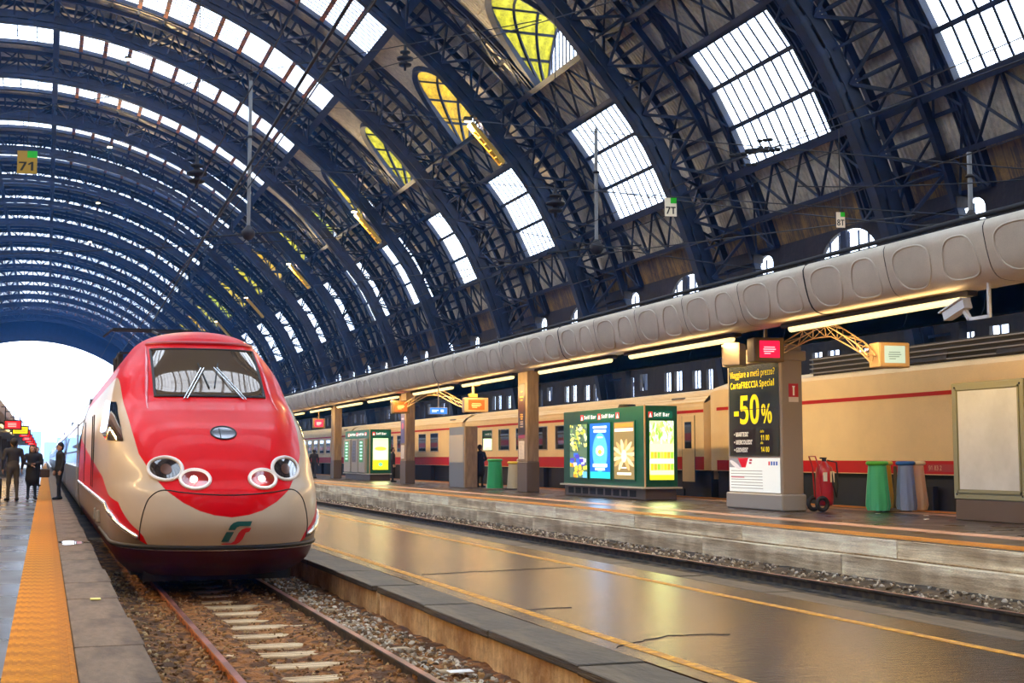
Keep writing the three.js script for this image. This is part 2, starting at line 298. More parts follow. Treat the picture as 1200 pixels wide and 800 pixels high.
{ // lunettes: small barrel vaults of yellow sheets with a glazed end
  const XE = 25.5, zc = GAP / 2, NA = 8, NX = 3;
  const P = (th, x) => [x, LUN_Y0 + LUN_H * Math.sin(th), zc + LUN_W * Math.cos(th)], xv = th => vaultX(LUN_Y0 + LUN_H * Math.sin(th));
  const sheets = []; for (let i = 0; i < NA; i++) for (let j = 0; j < NX; j++) {
    const m = new MB(); m.grid(3, 1, (u, v) => { const th = Math.PI * (i + u) / NA; return P(th, lerp(xv(th), XE, (j + v) / NX)); }, (u, v) => [i + u, j + v]); sheets.push(m.geo());
  }
  const ribs = new MB(); for (let i = 0; i <= NA; i++) { const th = Math.PI * i / NA; ribs.bar(P(th, xv(th)), P(th, XE), 0.1, 0.14); }
  for (let j = 0; j <= NX; j++) for (let i = 0; i < 24; i++) { const a = Math.PI * i / 24, b = Math.PI * (i + 1) / 24, w = j ? 0.14 : 0.34; ribs.bar(P(a, lerp(xv(a), XE, j / NX)), P(b, lerp(xv(b), XE, j / NX)), w, w); }
  const ribG = ribs.geo(), bars = new MB(), panes = [];
  for (let j = 1; j < 13; j++) { const z = -LUN_W + 2 * LUN_W * j / 13, y = LUN_Y0 + LUN_H * Math.sqrt(1 - (z / LUN_W) ** 2); bars.bar([XE, LUN_Y0, zc + z], [XE, y, zc + z], 0.07, 0.07); }
  bars.bar([XE, LUN_Y0, zc - LUN_W], [XE, LUN_Y0, zc + LUN_W], 0.3, 0.2);
  const hy = z => LUN_Y0 + LUN_H * Math.sqrt(Math.max(0, 1 - (z / LUN_W) ** 2));
  for (let j = 0; j < 13; j++) { const a = -LUN_W + 2 * LUN_W * j / 13, b = a + 2 * LUN_W / 13; panes.push(new MB().quad([XE + 0.02, LUN_Y0, zc + a], [XE + 0.02, LUN_Y0, zc + b], [XE + 0.02, hy(b), zc + b], [XE + 0.02, hy(a), zc + a]).geo()); }
  const sill = new MB().quad(V(38.2, RV, 0), V(38.2, RV, GAP), [XE, LUN_Y0, GAP], [XE, LUN_Y0, 0]).geo();
  const barG = bars.geo(), allS = new MB(), allP = new MB(); for (const s of sheets) allS.add(s.clone()); for (const p of panes) allP.add(p.clone());
  const SG = allS.geo(), PG = allP.geo();
  const yel = [[0.52, 0.44, 0.02], [0.55, 0.38, 0.016], [0.6, 0.34, 0.016], [0.42, 0.44, 0.026], [0.52, 0.42, 0.02]].map((c, i) => phy({ color: lin(...c), map: tex(256, 256, (u, v) => { const g = 205 + 120 * (fbm(u, v, 6, 40 + i, 4) - 0.5) + 60 * (fbm(u, v, 40, 50 + i, 2) - 0.5); return [g, g, g * 0.9]; }, true, [1, 1]), roughness: 0.95, transmission: 0.55, thickness: 0 }));
  for (let k = K0; k <= K1; k++) {
    const mat = yel[((k * 2 + 13) % 5 + 5) % 5];
    const o = windowGroup(k >= 1 ? `yellow lunette dormer with a glazed end, ${ordinal(k - 1)} from the top edge` : 'yellow lunette dormer of the vault, above the frame', zEnd(k));
    mesh('lunette_ribs', ribG, M.iron, o); mesh('glazing_bars', barG, M.iron, o); mesh('sill', sill, M.sheet, o);
    if (k >= 0 && k <= 6) { for (const s of sheets) mesh('yellow_sheet', s, mat, o); for (const p of panes) mesh('pane', p, M.glass, o); } else { stuff(mesh('yellow_sheet', SG, mat, o)); stuff(mesh('pane', PG, M.glass, o)); }
    const l = windowGroup('yellow lunette dormer on the far left half of the vault, outside the frame', zEnd(k)); l.userData.group = 'lunettes of the left half of the vault';
    for (const [n, g, mm] of [['lunette_ribs', ribG, M.iron], ['glazing_bars', barG, M.iron], ['sill', sill, M.sheet], ['yellow_sheet', SG, mat], ['pane', PG, M.glass]]) mesh(n, cacheMir(g), mm, l);
  }
}
function cacheMir(g) { return g.userData.mir || (g.userData.mir = mirrored(g)); }

// side walls below the vault, end gable, back wall, ground
const XW = CX + RV * Math.cos(18.4 * R_), YW = RV * Math.sin(18.4 * R_);
{
  const shape = new THREE.Shape(); shape.moveTo(0, -0.4); shape.lineTo(BAY, -0.4); shape.lineTo(BAY, YW + 0.05); shape.lineTo(0, YW + 0.05);
  const arch = (c, w, y0, y1) => { const p = new THREE.Path(); p.moveTo(c - w / 2, y0); p.lineTo(c + w / 2, y0); p.lineTo(c + w / 2, y1 - w * 0.32); p.absellipse(c, y1 - w * 0.32, w / 2, w * 0.32, 0, Math.PI, false); p.lineTo(c - w / 2, y0); return p; };
  shape.holes.push(arch(4.6, 4.2, 8.1, 11.25)); shape.holes.push(arch(11.3, 1.4, 8.6, 11.1));
  const small = [[2.0, 5.2, 0.7, 1.0], [3.3, 5.3, 0.9, 0.9], [5.4, 5.3, 0.9, 1.0], [6.7, 5.3, 0.8, 1.0], [9.6, 5.5, 1.0, 0.9], [11.4, 5.2, 0.6, 1.1], [13.0, 5.3, 0.9, 0.9]];
  for (const [x, y, w, h] of small) { const p = new THREE.Path(); p.moveTo(x, y); p.lineTo(x + w, y); p.lineTo(x + w, y + h); p.lineTo(x, y + h); p.lineTo(x, y); shape.holes.push(p); }
  const g = new THREE.ExtrudeGeometry(shape, { depth: 0.18, bevelEnabled: false, curveSegments: 10 }); g.rotateY(Math.PI / 2).translate(XW, 0, 0);
  const bars = new MB(), pane = new MB(); const X = XW + 0.08;
  for (let j = 0; j <= 6; j++) { const z = -(2.5 + 4.2 * j / 6); bars.bar([X, 8.1, z], [X, 11.1, z], 0.07, 0.07); } for (const y of [8.9, 9.7, 10.4]) bars.bar([X, y, -2.5], [X, y, -6.7], 0.07, 0.07); bars.box(X - 0.1, 8.1, -5.1, X + 0.1, 11.2, -4.7);
  for (const z of [-11.3]) { bars.bar([X, 8.6, z], [X, 10.9, z], 0.06, 0.06); for (const y of [9.4, 10.2]) bars.bar([X, y, z - 0.65], [X, y, z + 0.65], 0.06, 0.06); }
  pane.quad([X + 0.05, 8.1, -2.5], [X + 0.05, 8.1, -6.7], [X + 0.05, 11.15, -6.7], [X + 0.05, 11.15, -2.5]);
  for (const z of [-11.3]) pane.quad([X + 0.05, 8.6, z + 0.65], [X + 0.05, 8.6, z - 0.65], [X + 0.05, 10.9, z - 0.65], [X + 0.05, 10.9, z + 0.65]);
  for (const [x, y, w, h] of small) { pane.quad([X, y, -x], [X, y, -x - w], [X, y + h, -x - w], [X, y + h, -x]); bars.bar([X, y, -x - w / 2], [X, y + h, -x - w / 2], 0.06, 0.06); }
  const pilaster = new MB().box(XW - 0.35, -0.4, -1.2, XW, YW, 1.2).box(XW - 0.5, YW - 0.6, -1.5, XW, YW - 0.2, 1.5).geo();
  const wr = structure('wall_right', 'dark stained wall with arched windows low on the right side of the hall', 'wall'), bg = bars.geo(), pg = pane.geo();
  for (let k = K0; k <= K1; k++) { const z = zEnd(k) + GAP + 3; for (const [n, q, mm] of [['wall_bay', g, M.brownWall], ['window_bars', bg, M.iron], ['pane', pg, M.glass]]) { const o = mesh(n, q, mm, wr); o.position.z = z; } const o = mesh('pilaster', pilaster, M.brownWall, wr); o.position.z = zEnd(k) - RIB; }
  const wl = structure('wall_left', 'plain dark wall low on the left side of the hall, outside the frame', 'wall'); new MB().box(2 * CX - XW - 0.5, -0.4, ZFAR, 2 * CX - XW, YW + 0.05, ZBACK).build('wall_bay', M.brownWall, wl);
  const s2 = new THREE.Shape(); s2.absarc(CX, 0, RV + 0.3, -0.03, Math.PI + 0.03); s2.lineTo(CX + RV + 0.3, 0);
  const gb = new THREE.ExtrudeGeometry(s2, { depth: 0.4, bevelEnabled: false, curveSegments: 48 }); gb.translate(0, -0.4, ZBACK);
  tag(mesh('wall_back', gb, M.brownWall), 'dark end wall of the hall behind the camera', 'wall', null, 'structure');
  const s3 = new THREE.Shape(), q = []; s3.moveTo(CX + RV + 0.3, -0.4); s3.absarc(CX, 0, RV + 0.3, 0, Math.PI); s3.lineTo(CX - RV - 0.3, -0.4); s3.lineTo(CX - 33, -0.4);
  for (let i = 0; i <= 40; i++) { const a = Math.PI - 0.13 - (Math.PI - 0.26) * i / 40; s3.lineTo(CX - 0.4 + 32.4 * Math.cos(a), -4 + 32.4 * Math.sin(a)); } s3.lineTo(CX + 33, -0.4);
  const ge = new THREE.ExtrudeGeometry(s3, { depth: 0.6, bevelEnabled: false }); ge.translate(0, 0, ZFAR - 0.6);
  tag(mesh('wall_front', ge, M.iron), 'dark blue end gable framing the bright opening at the far end', 'wall', null, 'structure');
}
M.dirt = std({ map: mottled([96, 82, 64], [62, 52, 42], 3, 31), bumpMap: bumpNoise(2, 33), bumpScale: 0.03, roughness: 0.95 });
tag(new MB().box(2 * CX - XW - 0.5, -0.6, ZFAR, XW + 0.5, -0.3, ZBACK + 0.4).build('floor', M.dirt), 'brown earth floor of the tracks under the hall', 'ground', null, 'structure');
tag(new MB().box(-400, -0.7, -1600, 400, -0.35, ZFAR - 0.01).build('ground', std({ map: mottled([120, 118, 114], [90, 88, 84], 12, 32), roughness: 0.95 })), 'grey track field outside the far end of the hall', 'ground', null, 'structure');
// ---------- platforms and tracks ----------
const PL = 0.55, PM = 0.22, PF = 0.55, EDGE_L = 0.66, MID0 = 3.88, MID1 = 8.42, FAR0 = 12.3, FAR1 = 19.9;
M.concrete = std({ map: mottled([112, 94, 76], [82, 66, 52], 2.5, 61), bumpMap: bumpNoise(1.5, 62), bumpScale: 0.008, roughness: 0.8 });
M.wallPaint = std({ map: mottled([250, 234, 204], [214, 194, 162], 3.5, 63, { streak: 0.45, per: 4 }), bumpMap: bumpNoise(1.5, 64), bumpScale: 0.01, roughness: 0.85 });
M.wallDirty = std({ map: mottled([244, 226, 192], [168, 144, 112], 3, 65, { streak: 0.35, per: 5 }), bumpMap: bumpNoise(1.2, 66), bumpScale: 0.015, roughness: 0.9 });
M.wallTan = std({ map: mottled([212, 180, 132], [160, 120, 76], 2.2, 67, { streak: 0.25 }), bumpMap: bumpNoise(1, 68), bumpScale: 0.012, roughness: 0.9 });
M.kerb = std({ map: mottled([84, 71, 50], [56, 48, 36], 2.2, 69), bumpMap: bumpNoise(1, 70), bumpScale: 0.012, roughness: 0.6 });
const wet = (seed) => grey((u, v) => 0.34 + 0.16 * sm(0.3, 0.75, fbm(u, v, 6, seed, 4)), 512, 512, [5, 5]);
M.asphalt = phy({ map: mottled([56, 34, 15], [34, 23, 13], 3, 71, { speck: 0.1 }), roughness: 0.26, specularIntensity: 0.5, ior: 1.18, bumpMap: grey((u, v) => 0.6 * fbm(u, v, 40, 73, 3) + 0.4 * vnoise(u * 8, v * 90, 90, 74), 512, 512, [2.2, 2.2]), bumpScale: 0.0042 });
M.floorDark = std({ map: mottled([58, 60, 66], [40, 42, 48], 4, 74, { speck: 0.05 }), roughnessMap: wet(75), roughness: 0.7, bumpMap: bumpNoise(3, 76, 10, 3), bumpScale: 0.006 });
M.floorFar = std({ map: mottled([46, 36, 30], [34, 27, 24], 4, 77, { speck: 0.05 }), roughnessMap: wet(78), roughness: 0.8 });
M.tactile = std({ map: mottled([206, 134, 8], [170, 104, 6], 1.4, 79, { speck: 0.08, per: 8 }), roughness: 0.9 });
M.yellowLine = std({ map: mottled([226, 160, 24], [176, 116, 26], 1.2, 80, { speck: 0.25, per: 14 }), roughness: 0.6 });
M.orangeLine = std({ map: mottled([204, 142, 50], [174, 112, 36], 2, 81), roughness: 0.5 });
M.pinkLine = std({ map: mottled([196, 158, 136], [160, 126, 108], 2, 82), roughness: 0.45 });
M.rust = std({ map: mottled([172, 96, 34], [104, 56, 22], 0.8, 83, { per: 8 }), roughness: 0.85 });
M.railHead = std({ map: mottled([150, 96, 84], [110, 70, 60], 1.2, 84), roughness: 0.4, metalness: 0.5 });
M.railDark = std({ map: mottled([70, 58, 40], [34, 28, 22], 0.8, 85), roughness: 0.85 });
M.ballastGround = std({ map: mottled([142, 92, 42], [78, 48, 22], 0.9, 86, { speck: 0.3, per: 9 }), bumpMap: bumpNoise(0.6, 87, 16, 4), bumpScale: 0.03, roughness: 0.95 });

{ // platform on the left, with slabs, tactile tiles and border stones
  const f = structure('floor_left', 'dark glossy platform floor with an orange tactile strip at left', 'platform');
  let z = 20; const slab = new MB().box(-5.5, PL - 0.12, -2.99, -0.2, PL, 0).geo();
  while (z > -320) { const o = mesh('paving_slab', slab, M.floorDark, f); o.position.z = z; z -= 3; if (z < -120) break; }
  stuff(new MB().box(-5.5, PL - 0.12, -320, -0.2, PL, z).build('paving_slab', M.floorDark, f));
  new MB().box(-5.5, -0.3, -320, EDGE_L - 0.12, PL - 0.13, 20).build('platform_core', M.concrete, f);
  // tactile tiles with six ribs each
  const tile = new MB().box(-0.2, PL - 0.1, -0.4, 0.21, PL + 0.002, 0); for (let i = 0; i < 8; i++) { const x = -0.175 + i * 0.05; tile.box(x, PL, -0.398, x + 0.022, PL + 0.008, -0.002); }
  const tg = tile.geo(); z = -5; let n = 0; for (; n < 120; n++, z -= 0.402) { const o = mesh('tactile_tile', tg, M.tactile, f); o.position.z = z; }
  const rest = new MB().box(-0.2, PL - 0.1, -320, 0.21, PL + 0.002, z).box(-0.2, PL - 0.1, -5, 0.21, PL + 0.002, 20); for (let i = 0; i < 8; i++) { const x = -0.175 + i * 0.05; rest.box(x, PL, -320, x + 0.022, PL + 0.008, z); }
  stuff(rest.build('tactile_tile', M.tactile, f));
  const st = [0, 1, 2].map(i => new MB().rbox(0.215, PL - 0.16, -1.59, EDGE_L + [0, 0.012, -0.008][i], PL + [0, 0.003, -0.003][i], 0, 0.012).geo());
  z = -3; for (let i = 0; z > -130; i++) { const o = mesh('border_stone', st[i * 7 % 3], M.concrete, f); o.position.z = z; z -= 1.6; }
  stuff(new MB().box(0.215, PL - 0.16, -320, EDGE_L, PL, z).build('border_stone', M.concrete, f));
  new MB().box(EDGE_L - 0.14, -0.3, -320, EDGE_L - 0.06, PL - 0.15, 20).build('platform_wall', M.wallTan, f);
}
tag(new MB().rbox(0.41, PL, -12.52, 0.5, PL + 0.012, -12.42, 0.005).build('crumpled_wrapper', plain(0.8, 0.75, 0.2, 0.5)), 'small yellow and white scrap lying on the left platform edge', 'litter');

{ // puddle on the border stones
  const s = new THREE.Shape(), n = 30; for (let i = 0; i <= n; i++) { const a = i / n * 2 * Math.PI, r = 1 + 0.25 * Math.sin(3 * a + 1) + 0.15 * Math.sin(5 * a); s[i ? 'lineTo' : 'moveTo'](0.19 * r * Math.cos(a), 0.42 * r * Math.sin(a)); }
  const g = new THREE.ExtrudeGeometry(s, { depth: 0.004, bevelEnabled: false }); g.rotateX(-Math.PI / 2); const o = mesh('puddle', g, phy({ color: lin(0.05, 0.05, 0.05), roughness: 0.03, ior: 1.33 })); o.position.set(0.42, PL + 0.002, -20.8); tag(o, 'small bright puddle on the edge stones of the left platform', 'puddle');
}
// ---------- tracks ----------
function rail(x, z0, z1, bodyMat, label) {
  const o = thing('rail', label, 'rail', [x, 0, 0], 0, null, 'structure');
  const pr = [[-0.07, -0.17], [0.07, -0.17], [0.07, -0.155], [0.014, -0.13], [0.01, -0.045], [0.036, -0.03], [0.036, -0.008], [0.03, -0.004], [-0.03, -0.004], [-0.036, -0.008], [-0.036, -0.03], [-0.01, -0.045], [-0.014, -0.13], [-0.07, -0.155]];
  const m = new MB(); for (let i = 0; i < pr.length; i++) { const a = pr[i], b = pr[(i + 1) % pr.length]; m.quad([a[0], a[1], z0], [a[0], a[1], z1], [b[0], b[1], z1], [b[0], b[1], z0], [[z0, a[1] + i], [z1, a[1] + i], [z1, b[1] + i], [z0, b[1] + i]]); }
  m.build('rail_body', bodyMat, o); new MB().box(-0.03, -0.006, z1, 0.03, 0, z0).build('running_surface', M.railHead, o); return o;
}
rail(1.55, 8, -321, M.rust, 'rusty orange left rail of the track under the red train'); rail(3.05, 8, -321, M.railDark, 'dark right rail of the track under the red train');
rail(9.25, 8, -321, M.railDark, 'hidden rail behind the low middle platform'); rail(10.75, 8, -321, M.railDark, 'black rail running below the pale far platform wall');
{ // sleepers: concrete bars half buried
  const proto = [0, 1, 2].map(i => { const m = new MB(); m.rbox(1.05, -0.3, -0.12, 3.55, -0.128 + i * 0.006, 0.12, 0.02); return m.geo(); });
  const sl = structure('track_bed', 'brown ballast bed with pale sleepers between the rails of the red train', 'track bed');
  for (let i = 0; i < 40; i++) { const o = mesh('sleeper', proto[i % 3], M.sleeper || (M.sleeper = std({ map: mottled([206, 184, 148], [130, 108, 80], 0.9, 91, { per: 7, speck: 0.2 }), roughness: 0.9 })), sl); o.position.z = -5.2 - i * 0.735; o.rotation.y = rr(-0.01, 0.01); }
  // uneven dirt
  const hgt = (x, z) => { const c = Math.abs(x - 2.3), n = fbm(x / 4 + 3, z / 4 + 40, 16, 92, 4) - 0.5, s = Math.sin((z + 5.2) / 0.735 * 2 * Math.PI) ; return -0.15 + n * 0.1 + (c > 0.62 ? 0.05 : 0.004 + 0.048 * sm(0.2, 0.36, c)) + (c > 1.0 ? (x > 2.3 ? -0.045 : 0.02) * sm(0.85, 1.3, c) : 0) - 0.006 * s; };
  const g = new MB().grid(64, 420, (u, v) => { const x = lerp(0.5, 3.95, u), z = lerp(-4, -32, v); return [x, hgt(x, z), z]; }, (u, v, p) => [p[0], p[2]]);
  g.build('ballast_dirt', M.ballastGround, sl);
  const stone = new THREE.IcosahedronGeometry(1, 0); { const P = stone.attributes.position; for (let k = 0; k < P.count; k++) { const x = P.getX(k), y = P.getY(k), z = P.getZ(k), s = 0.75 + 0.5 * hash(Math.round(x * 50) + 99, Math.round(y * 50) * 7 + Math.round(z * 50), 5); P.setXYZ(k, x * s, y * s * 0.7, z * s); } stone.computeVertexNormals(); }
  const scatter = (name, n, mat, pick, cols, parent) => {
    const im = new THREE.InstancedMesh(stone, mat, n), q = new THREE.Quaternion(), e = new THREE.Euler(), m4 = new THREE.Matrix4(); im.name = name; im.castShadow = im.receiveShadow = true;
    for (let i = 0; i < n; i++) { const [x, y, z, s] = pick(); e.set(rr(0, 6), rr(0, 6), rr(0, 6)); m4.compose(new THREE.Vector3(x, y, z), q.setFromEuler(e), new THREE.Vector3(s * rr(0.7, 1.3), s * rr(0.5, 1), s * rr(0.7, 1.3))); im.setMatrixAt(i, m4); const c = cols[Math.floor(rnd() * cols.length)], f = rr(0.7, 1.15); im.setColorAt(i, lin(c[0] * f, c[1] * f, c[2] * f)); }
    parent.add(im); return stuff(im);
  };
  M.stone = std({ color: 0xffffff, roughness: 0.9 });
  const brown = [[0.28, 0.14, 0.045], [0.2, 0.1, 0.035], [0.34, 0.18, 0.06], [0.14, 0.075, 0.03], [0.42, 0.29, 0.14]], pale = [[0.5, 0.44, 0.34], [0.38, 0.32, 0.24], [0.6, 0.54, 0.45], [0.2, 0.15, 0.1], [0.14, 0.1, 0.06]];
  scatter('ballast_stones', 7000, M.stone, () => { const x = rr(0.7, 3.75), z = -6 - 17 * rnd() ** 1.3; return [x, hgt(x, z) + 0.005, z, Math.abs(x - 2.3) < 0.65 ? rr(0.008, 0.022) : rr(0.012, 0.035)]; }, brown, sl);
  scatter('ballast_stones', 1800, M.stone, () => { const x = rr(3.15, 3.82), z = -6 - 16 * rnd(); return [x, hgt(x, z) + 0.004, z, rr(0.01, 0.036)]; }, pale, sl);
  const t2 = structure('track_bed_far', 'dark gravel bed between the middle platform and the far platform wall', 'track bed');
  new MB().grid(10, 200, (u, v) => { const x = lerp(8.4, 12.2, u), z = lerp(-4, -80, v); return [x, -0.16 + 0.05 * (fbm(x / 4 + 5, z / 8 + 30, 32, 93, 3) - 0.5) + 0.1 * sm(11.1, 11.9, x), z]; }, (u, v, p) => [p[0], p[2]]).build('ballast_dirt', std({ map: mottled([84, 70, 50], [46, 38, 28], 1.2, 95, { speck: 0.3, per: 8 }), roughness: 0.95 }), t2);
  scatter('ballast_stones', 3500, M.stone, () => { const x = rr(10.9, 11.95), z = -7 - 55 * rnd(); return [x, -0.145 + 0.1 * sm(11.1, 11.9, x), z, rr(0.015, 0.04)]; }, pale, t2);
  tag(new MB().rbox(-0.11, -0.004, -0.07, 0.11, 0.004, 0.07, 0.003).build('paper_scrap', M.white), 'white flat scrap of paper on the ballast beside the middle platform', 'litter').position.set(3.5, -0.07, -11.4);
}
{ // low middle platform
  const f = structure('floor_middle', 'low wet asphalt platform with two yellow lines between the tracks', 'platform');
  new MB().box(4.46, -0.3, -321, 8.0, PM, 10).build('asphalt', M.asphalt, f);
  const k = [0, 1, 2, 3].map(i => new MB().rbox(MID0 + [0, 0.015, -0.01, 0.006][i], PM - 0.075, -2.18, 4.45, PM + [0, 0.006, -0.004, 0.002][i], 0, 0.014).geo());
  const wl = [0, 1, 2].map(i => new MB().box(MID0 + 0.05 + [0, 0.01, 0.004][i], -0.3, -2.19, 4.44, PM - 0.078, 0).geo());
  const k2 = [0, 1].map(i => new MB().rbox(8.01, PM - 0.16, -2.18, MID1 + i * 0.012, PM + i * 0.004, 0, 0.014).geo());
  let z = -3; for (let i = 0; z > -110; i++) {
    const near = z - 2.2 < -16.1 && z > -16.1 ? 0.0 : 0; let o = mesh('kerb_stone', k[i * 5 % 4], M.kerb, f); o.position.set(near, i % 3 ? 0 : 0.004, z);
    o = mesh('wall_block', wl[i % 3], M.wallTan, f); o.position.z = z; o = mesh('kerb_stone', k2[i % 2], M.kerb, f); o.position.z = z; z -= i === 5 ? 2.34 : 2.2;
  }
  stuff(new MB().box(MID0, -0.3, -321, 4.45, PM, z).box(8.01, -0.3, -321, MID1, PM, z).build('kerb_stone', M.kerb, f));
  new MB().box(8.05, -0.3, -110, MID1 - 0.03, PM - 0.165, 5).build('platform_wall', M.wallTan, f);
  new MB().box(4.66, PM, -321, 4.77, PM + 0.004, 8).build('painted_line', M.yellowLine, f); new MB().box(7.36, PM, -321, 7.47, PM + 0.004, 8).build('painted_line', M.yellowLine, f);
  // cracks and worn joints in the asphalt
  const crack = (pts) => { const P = []; for (let i = 0; i < pts.length - 1; i++) for (let t = 0; t < 8; t++) P.push([lerp(pts[i][0], pts[i + 1][0], t / 8) + rr(-0.05, 0.05), PM + 0.001, lerp(pts[i][1], pts[i + 1][1], t / 8) + rr(-0.03, 0.03)]); new MB().tube(P, 0.006, 4).build('crack', M.soot, f); };
  crack([[4.9, -17.6], [5.6, -17.8], [6.6, -18.0], [7.3, -18.1]]); crack([[4.5, -10.4], [5.3, -10.9], [5.9, -10.8]]); crack([[4.8, -13.2], [5.4, -13.3]]);
}
{ // far platform
  const f = structure('floor_far', 'far platform with a pale double wall, orange and pink floor stripes', 'platform');
  let z = 5; const sl = new MB().box(FAR0 + 0.72, PF - 0.1, -3.99, FAR1 - 0.7, PF, 0).geo(); while (z > -120) { const o = mesh('paving_slab', sl, M.floorFar, f); o.position.z = z; z -= 4; }
  stuff(new MB().box(FAR0 + 0.72, PF - 0.1, -321, FAR1 - 0.7, PF, z).build('paving_slab', M.floorFar, f));
  new MB().box(FAR0 + 0.05, -0.3, -321, FAR1 - 0.05, PF - 0.11, 5).build('platform_core', M.concrete, f);
  new MB().box(FAR0, PF - 0.1, -321, FAR0 + 0.14, PF, 5).build('edge_strip', M.floorFar, f); new MB().box(FAR1 - 0.14, PF - 0.1, -321, FAR1, PF, 5).build('edge_strip', M.floorFar, f);
  const tt = new MB().box(0, PF - 0.1, -2.395, 0.56, PF + 0.003, 0); for (let i = 0; i < 7; i++) tt.box(0.04 + i * 0.075, PF, -2.39, 0.075 + i * 0.075, PF + 0.009, -0.005); const tg = tt.geo();
  for (z = -3; z > -110; z -= 2.4) for (const x of [FAR0 + 0.145, FAR1 - 0.705]) { const o = mesh('tactile_tile', tg, M.orangeLine, f); o.position.set(x, 0, z); }
  stuff(new MB().box(FAR0 + 0.145, PF - 0.1, -321, FAR0 + 0.7, PF + 0.003, z).box(FAR1 - 0.7, PF - 0.1, -321, FAR1 - 0.145, PF + 0.003, z).build('tactile_tile', M.orangeLine, f));
  for (const x of [14.0, 18.35]) new MB().box(x, PF, -321, x + 0.5, PF + 0.004, 5).build('pink_stripe', M.pinkLine, f);
  const up = [0, 1, 2].map(i => new MB().rbox(FAR0 - 0.02, 0.27, -4.78, FAR0 + 0.3, PF - 0.02 + 0.012, 0, 0.01).geo()), lo = [0, 1].map(i => new MB().rbox(FAR0 - 0.16 - i * 0.012, -0.3, -4.78, FAR0 + 0.3, 0.25, 0, 0.012).geo());
  z = -3; for (let i = 0; z > -125; i++) { let o = mesh('wall_panel', up[i % 3], i * 7 % 5 > 2 ? M.wallDirty : M.wallPaint, f); o.position.z = z; o = mesh('base_panel', lo[i % 2], M.wallDirty, f); o.position.z = z - 1.3; z -= 4.8; }
  new MB().box(FAR0 + 0.01, 0.2, -321, FAR0 + 0.2, PF - 0.05, 0).build('wall_core', M.wallDirty, f);
  // platform beyond the cream train
  const g = structure('floor_beyond', 'dark platform behind the cream train, below the right wall', 'platform'); new MB().box(24.3, -0.3, -321, 30.5, 0.5, 5).build('platform_core', M.floorFar, g);
}
// ---------- the red high-speed train on the left ----------
const TX = 2.3, TB = -37.2;
const TN = [[.22, 1.16, -18.4, 1.7, 2.3], [.40, 1.33, -17.95, 1.9, 2.3], [.65, 1.41, -17.72, 2.1, 2.3], [.95, 1.44, -17.55, 2.25, 2.3], [1.3, 1.45, -17.62, 2.35, 2.3], [1.5, 1.45, -17.8, 2.4, 2.3], [1.8, 1.44, -18.1, 2.5, 2.4], [2.15, 1.42, -18.62, 2.5, 2.5], [2.45, 1.39, -19.35, 2.35, 2.7], [2.69, 1.35, -20.02, 2.2, 2.9], [3.1, 1.25, -20.65, 2.2, 3.2], [3.5, 1.05, -21.3, 2.1, 3.2], [3.7, .88, -21.6, 2.0, 3.0], [3.82, .6, -21.95, 1.7, 2.5], [3.88, .001, -22.6, 1.0, 2.2]];
const NR = TN.length - 1;
function rowAt(t) { t = clamp(t, 0, NR); const i = Math.min(NR - 1, Math.floor(t)), f = t - i, g = k => TN[clamp(k, 0, NR)], a = g(i - 1), b = g(i), c = g(i + 1), d = g(i + 2); return b.map((_, j) => b[j] + 0.5 * f * (c[j] - a[j] + f * (2 * a[j] - 5 * b[j] + 4 * c[j] - d[j] + f * (3 * (b[j] - c[j]) + d[j] - a[j])))); }
function rowY(y) { let a = 0, b = NR; for (let k = 0; k < 30; k++) { const m = (a + b) / 2; rowAt(m)[0] < y ? a = m : b = m; } return rowAt((a + b) / 2); }
const noseZ = (x, y) => { const [, w, z0, L, p] = rowY(y), u = Math.min(Math.abs(x) / w, 1); return z0 - L * (1 - (1 - u ** p) ** (1 / p)); };
const sideX = (z, y) => { const [, w, z0, L, p] = rowY(y), d = clamp((z0 - z) / L); return w * (1 - (1 - d) ** p) ** (1 / p); };
function shellPos(U, Vv) {
  const [y, w, z0, L, p] = rowAt(Vv * NR), zs = z0 - L;
  if (U < 0.25) return [-w, y, lerp(TB, zs, U / 0.25)]; if (U > 0.75) return [w, y, lerp(zs, TB, (U - 0.75) / 0.25)];
  const ph = (U - 0.5) * 2 * Math.PI, s = Math.sin(ph), c = Math.max(0, Math.cos(ph)); return [w * Math.sign(s) * Math.abs(s) ** (2 / p), y, z0 - L * (1 - c ** (2 / p))];
}
const RED = [214, 0, 8], SIL = [196, 178, 156], SKIRT = [120, 104, 88], MAROON = [72, 26, 20];
function livery(x, y, z) {
  x = Math.abs(x); const xb = interp([1.03, 1.06, 1.115, 1.22, 1.375, 1.57, 1.85, 2.17, 2.6, 3.0, 3.2, 3.26], [0, 0.22, 0.4, 0.6, 0.8, 0.95, 1.1, 1.16, 1.22, 1.24, 1.27, 9], y);
  if (y < 0.6) return MAROON; if (y > 1.03 && x < xb) return RED; if (y > 3.3) return RED;
  const yc = interp([-37, -20.2, -18.5, -17.9], [1.18, 1.12, 0.82, 0.5], z), yr = interp([-37, -30, -21.8, -18.9, -18.25, -18], [2.3, 1.9, 1.5, 1.2, 0.84, 0.5], z);
  if (z < -18.2 && y < yc) return SKIRT; if (z < -18.2 && y < yr) return RED; return SIL;
}
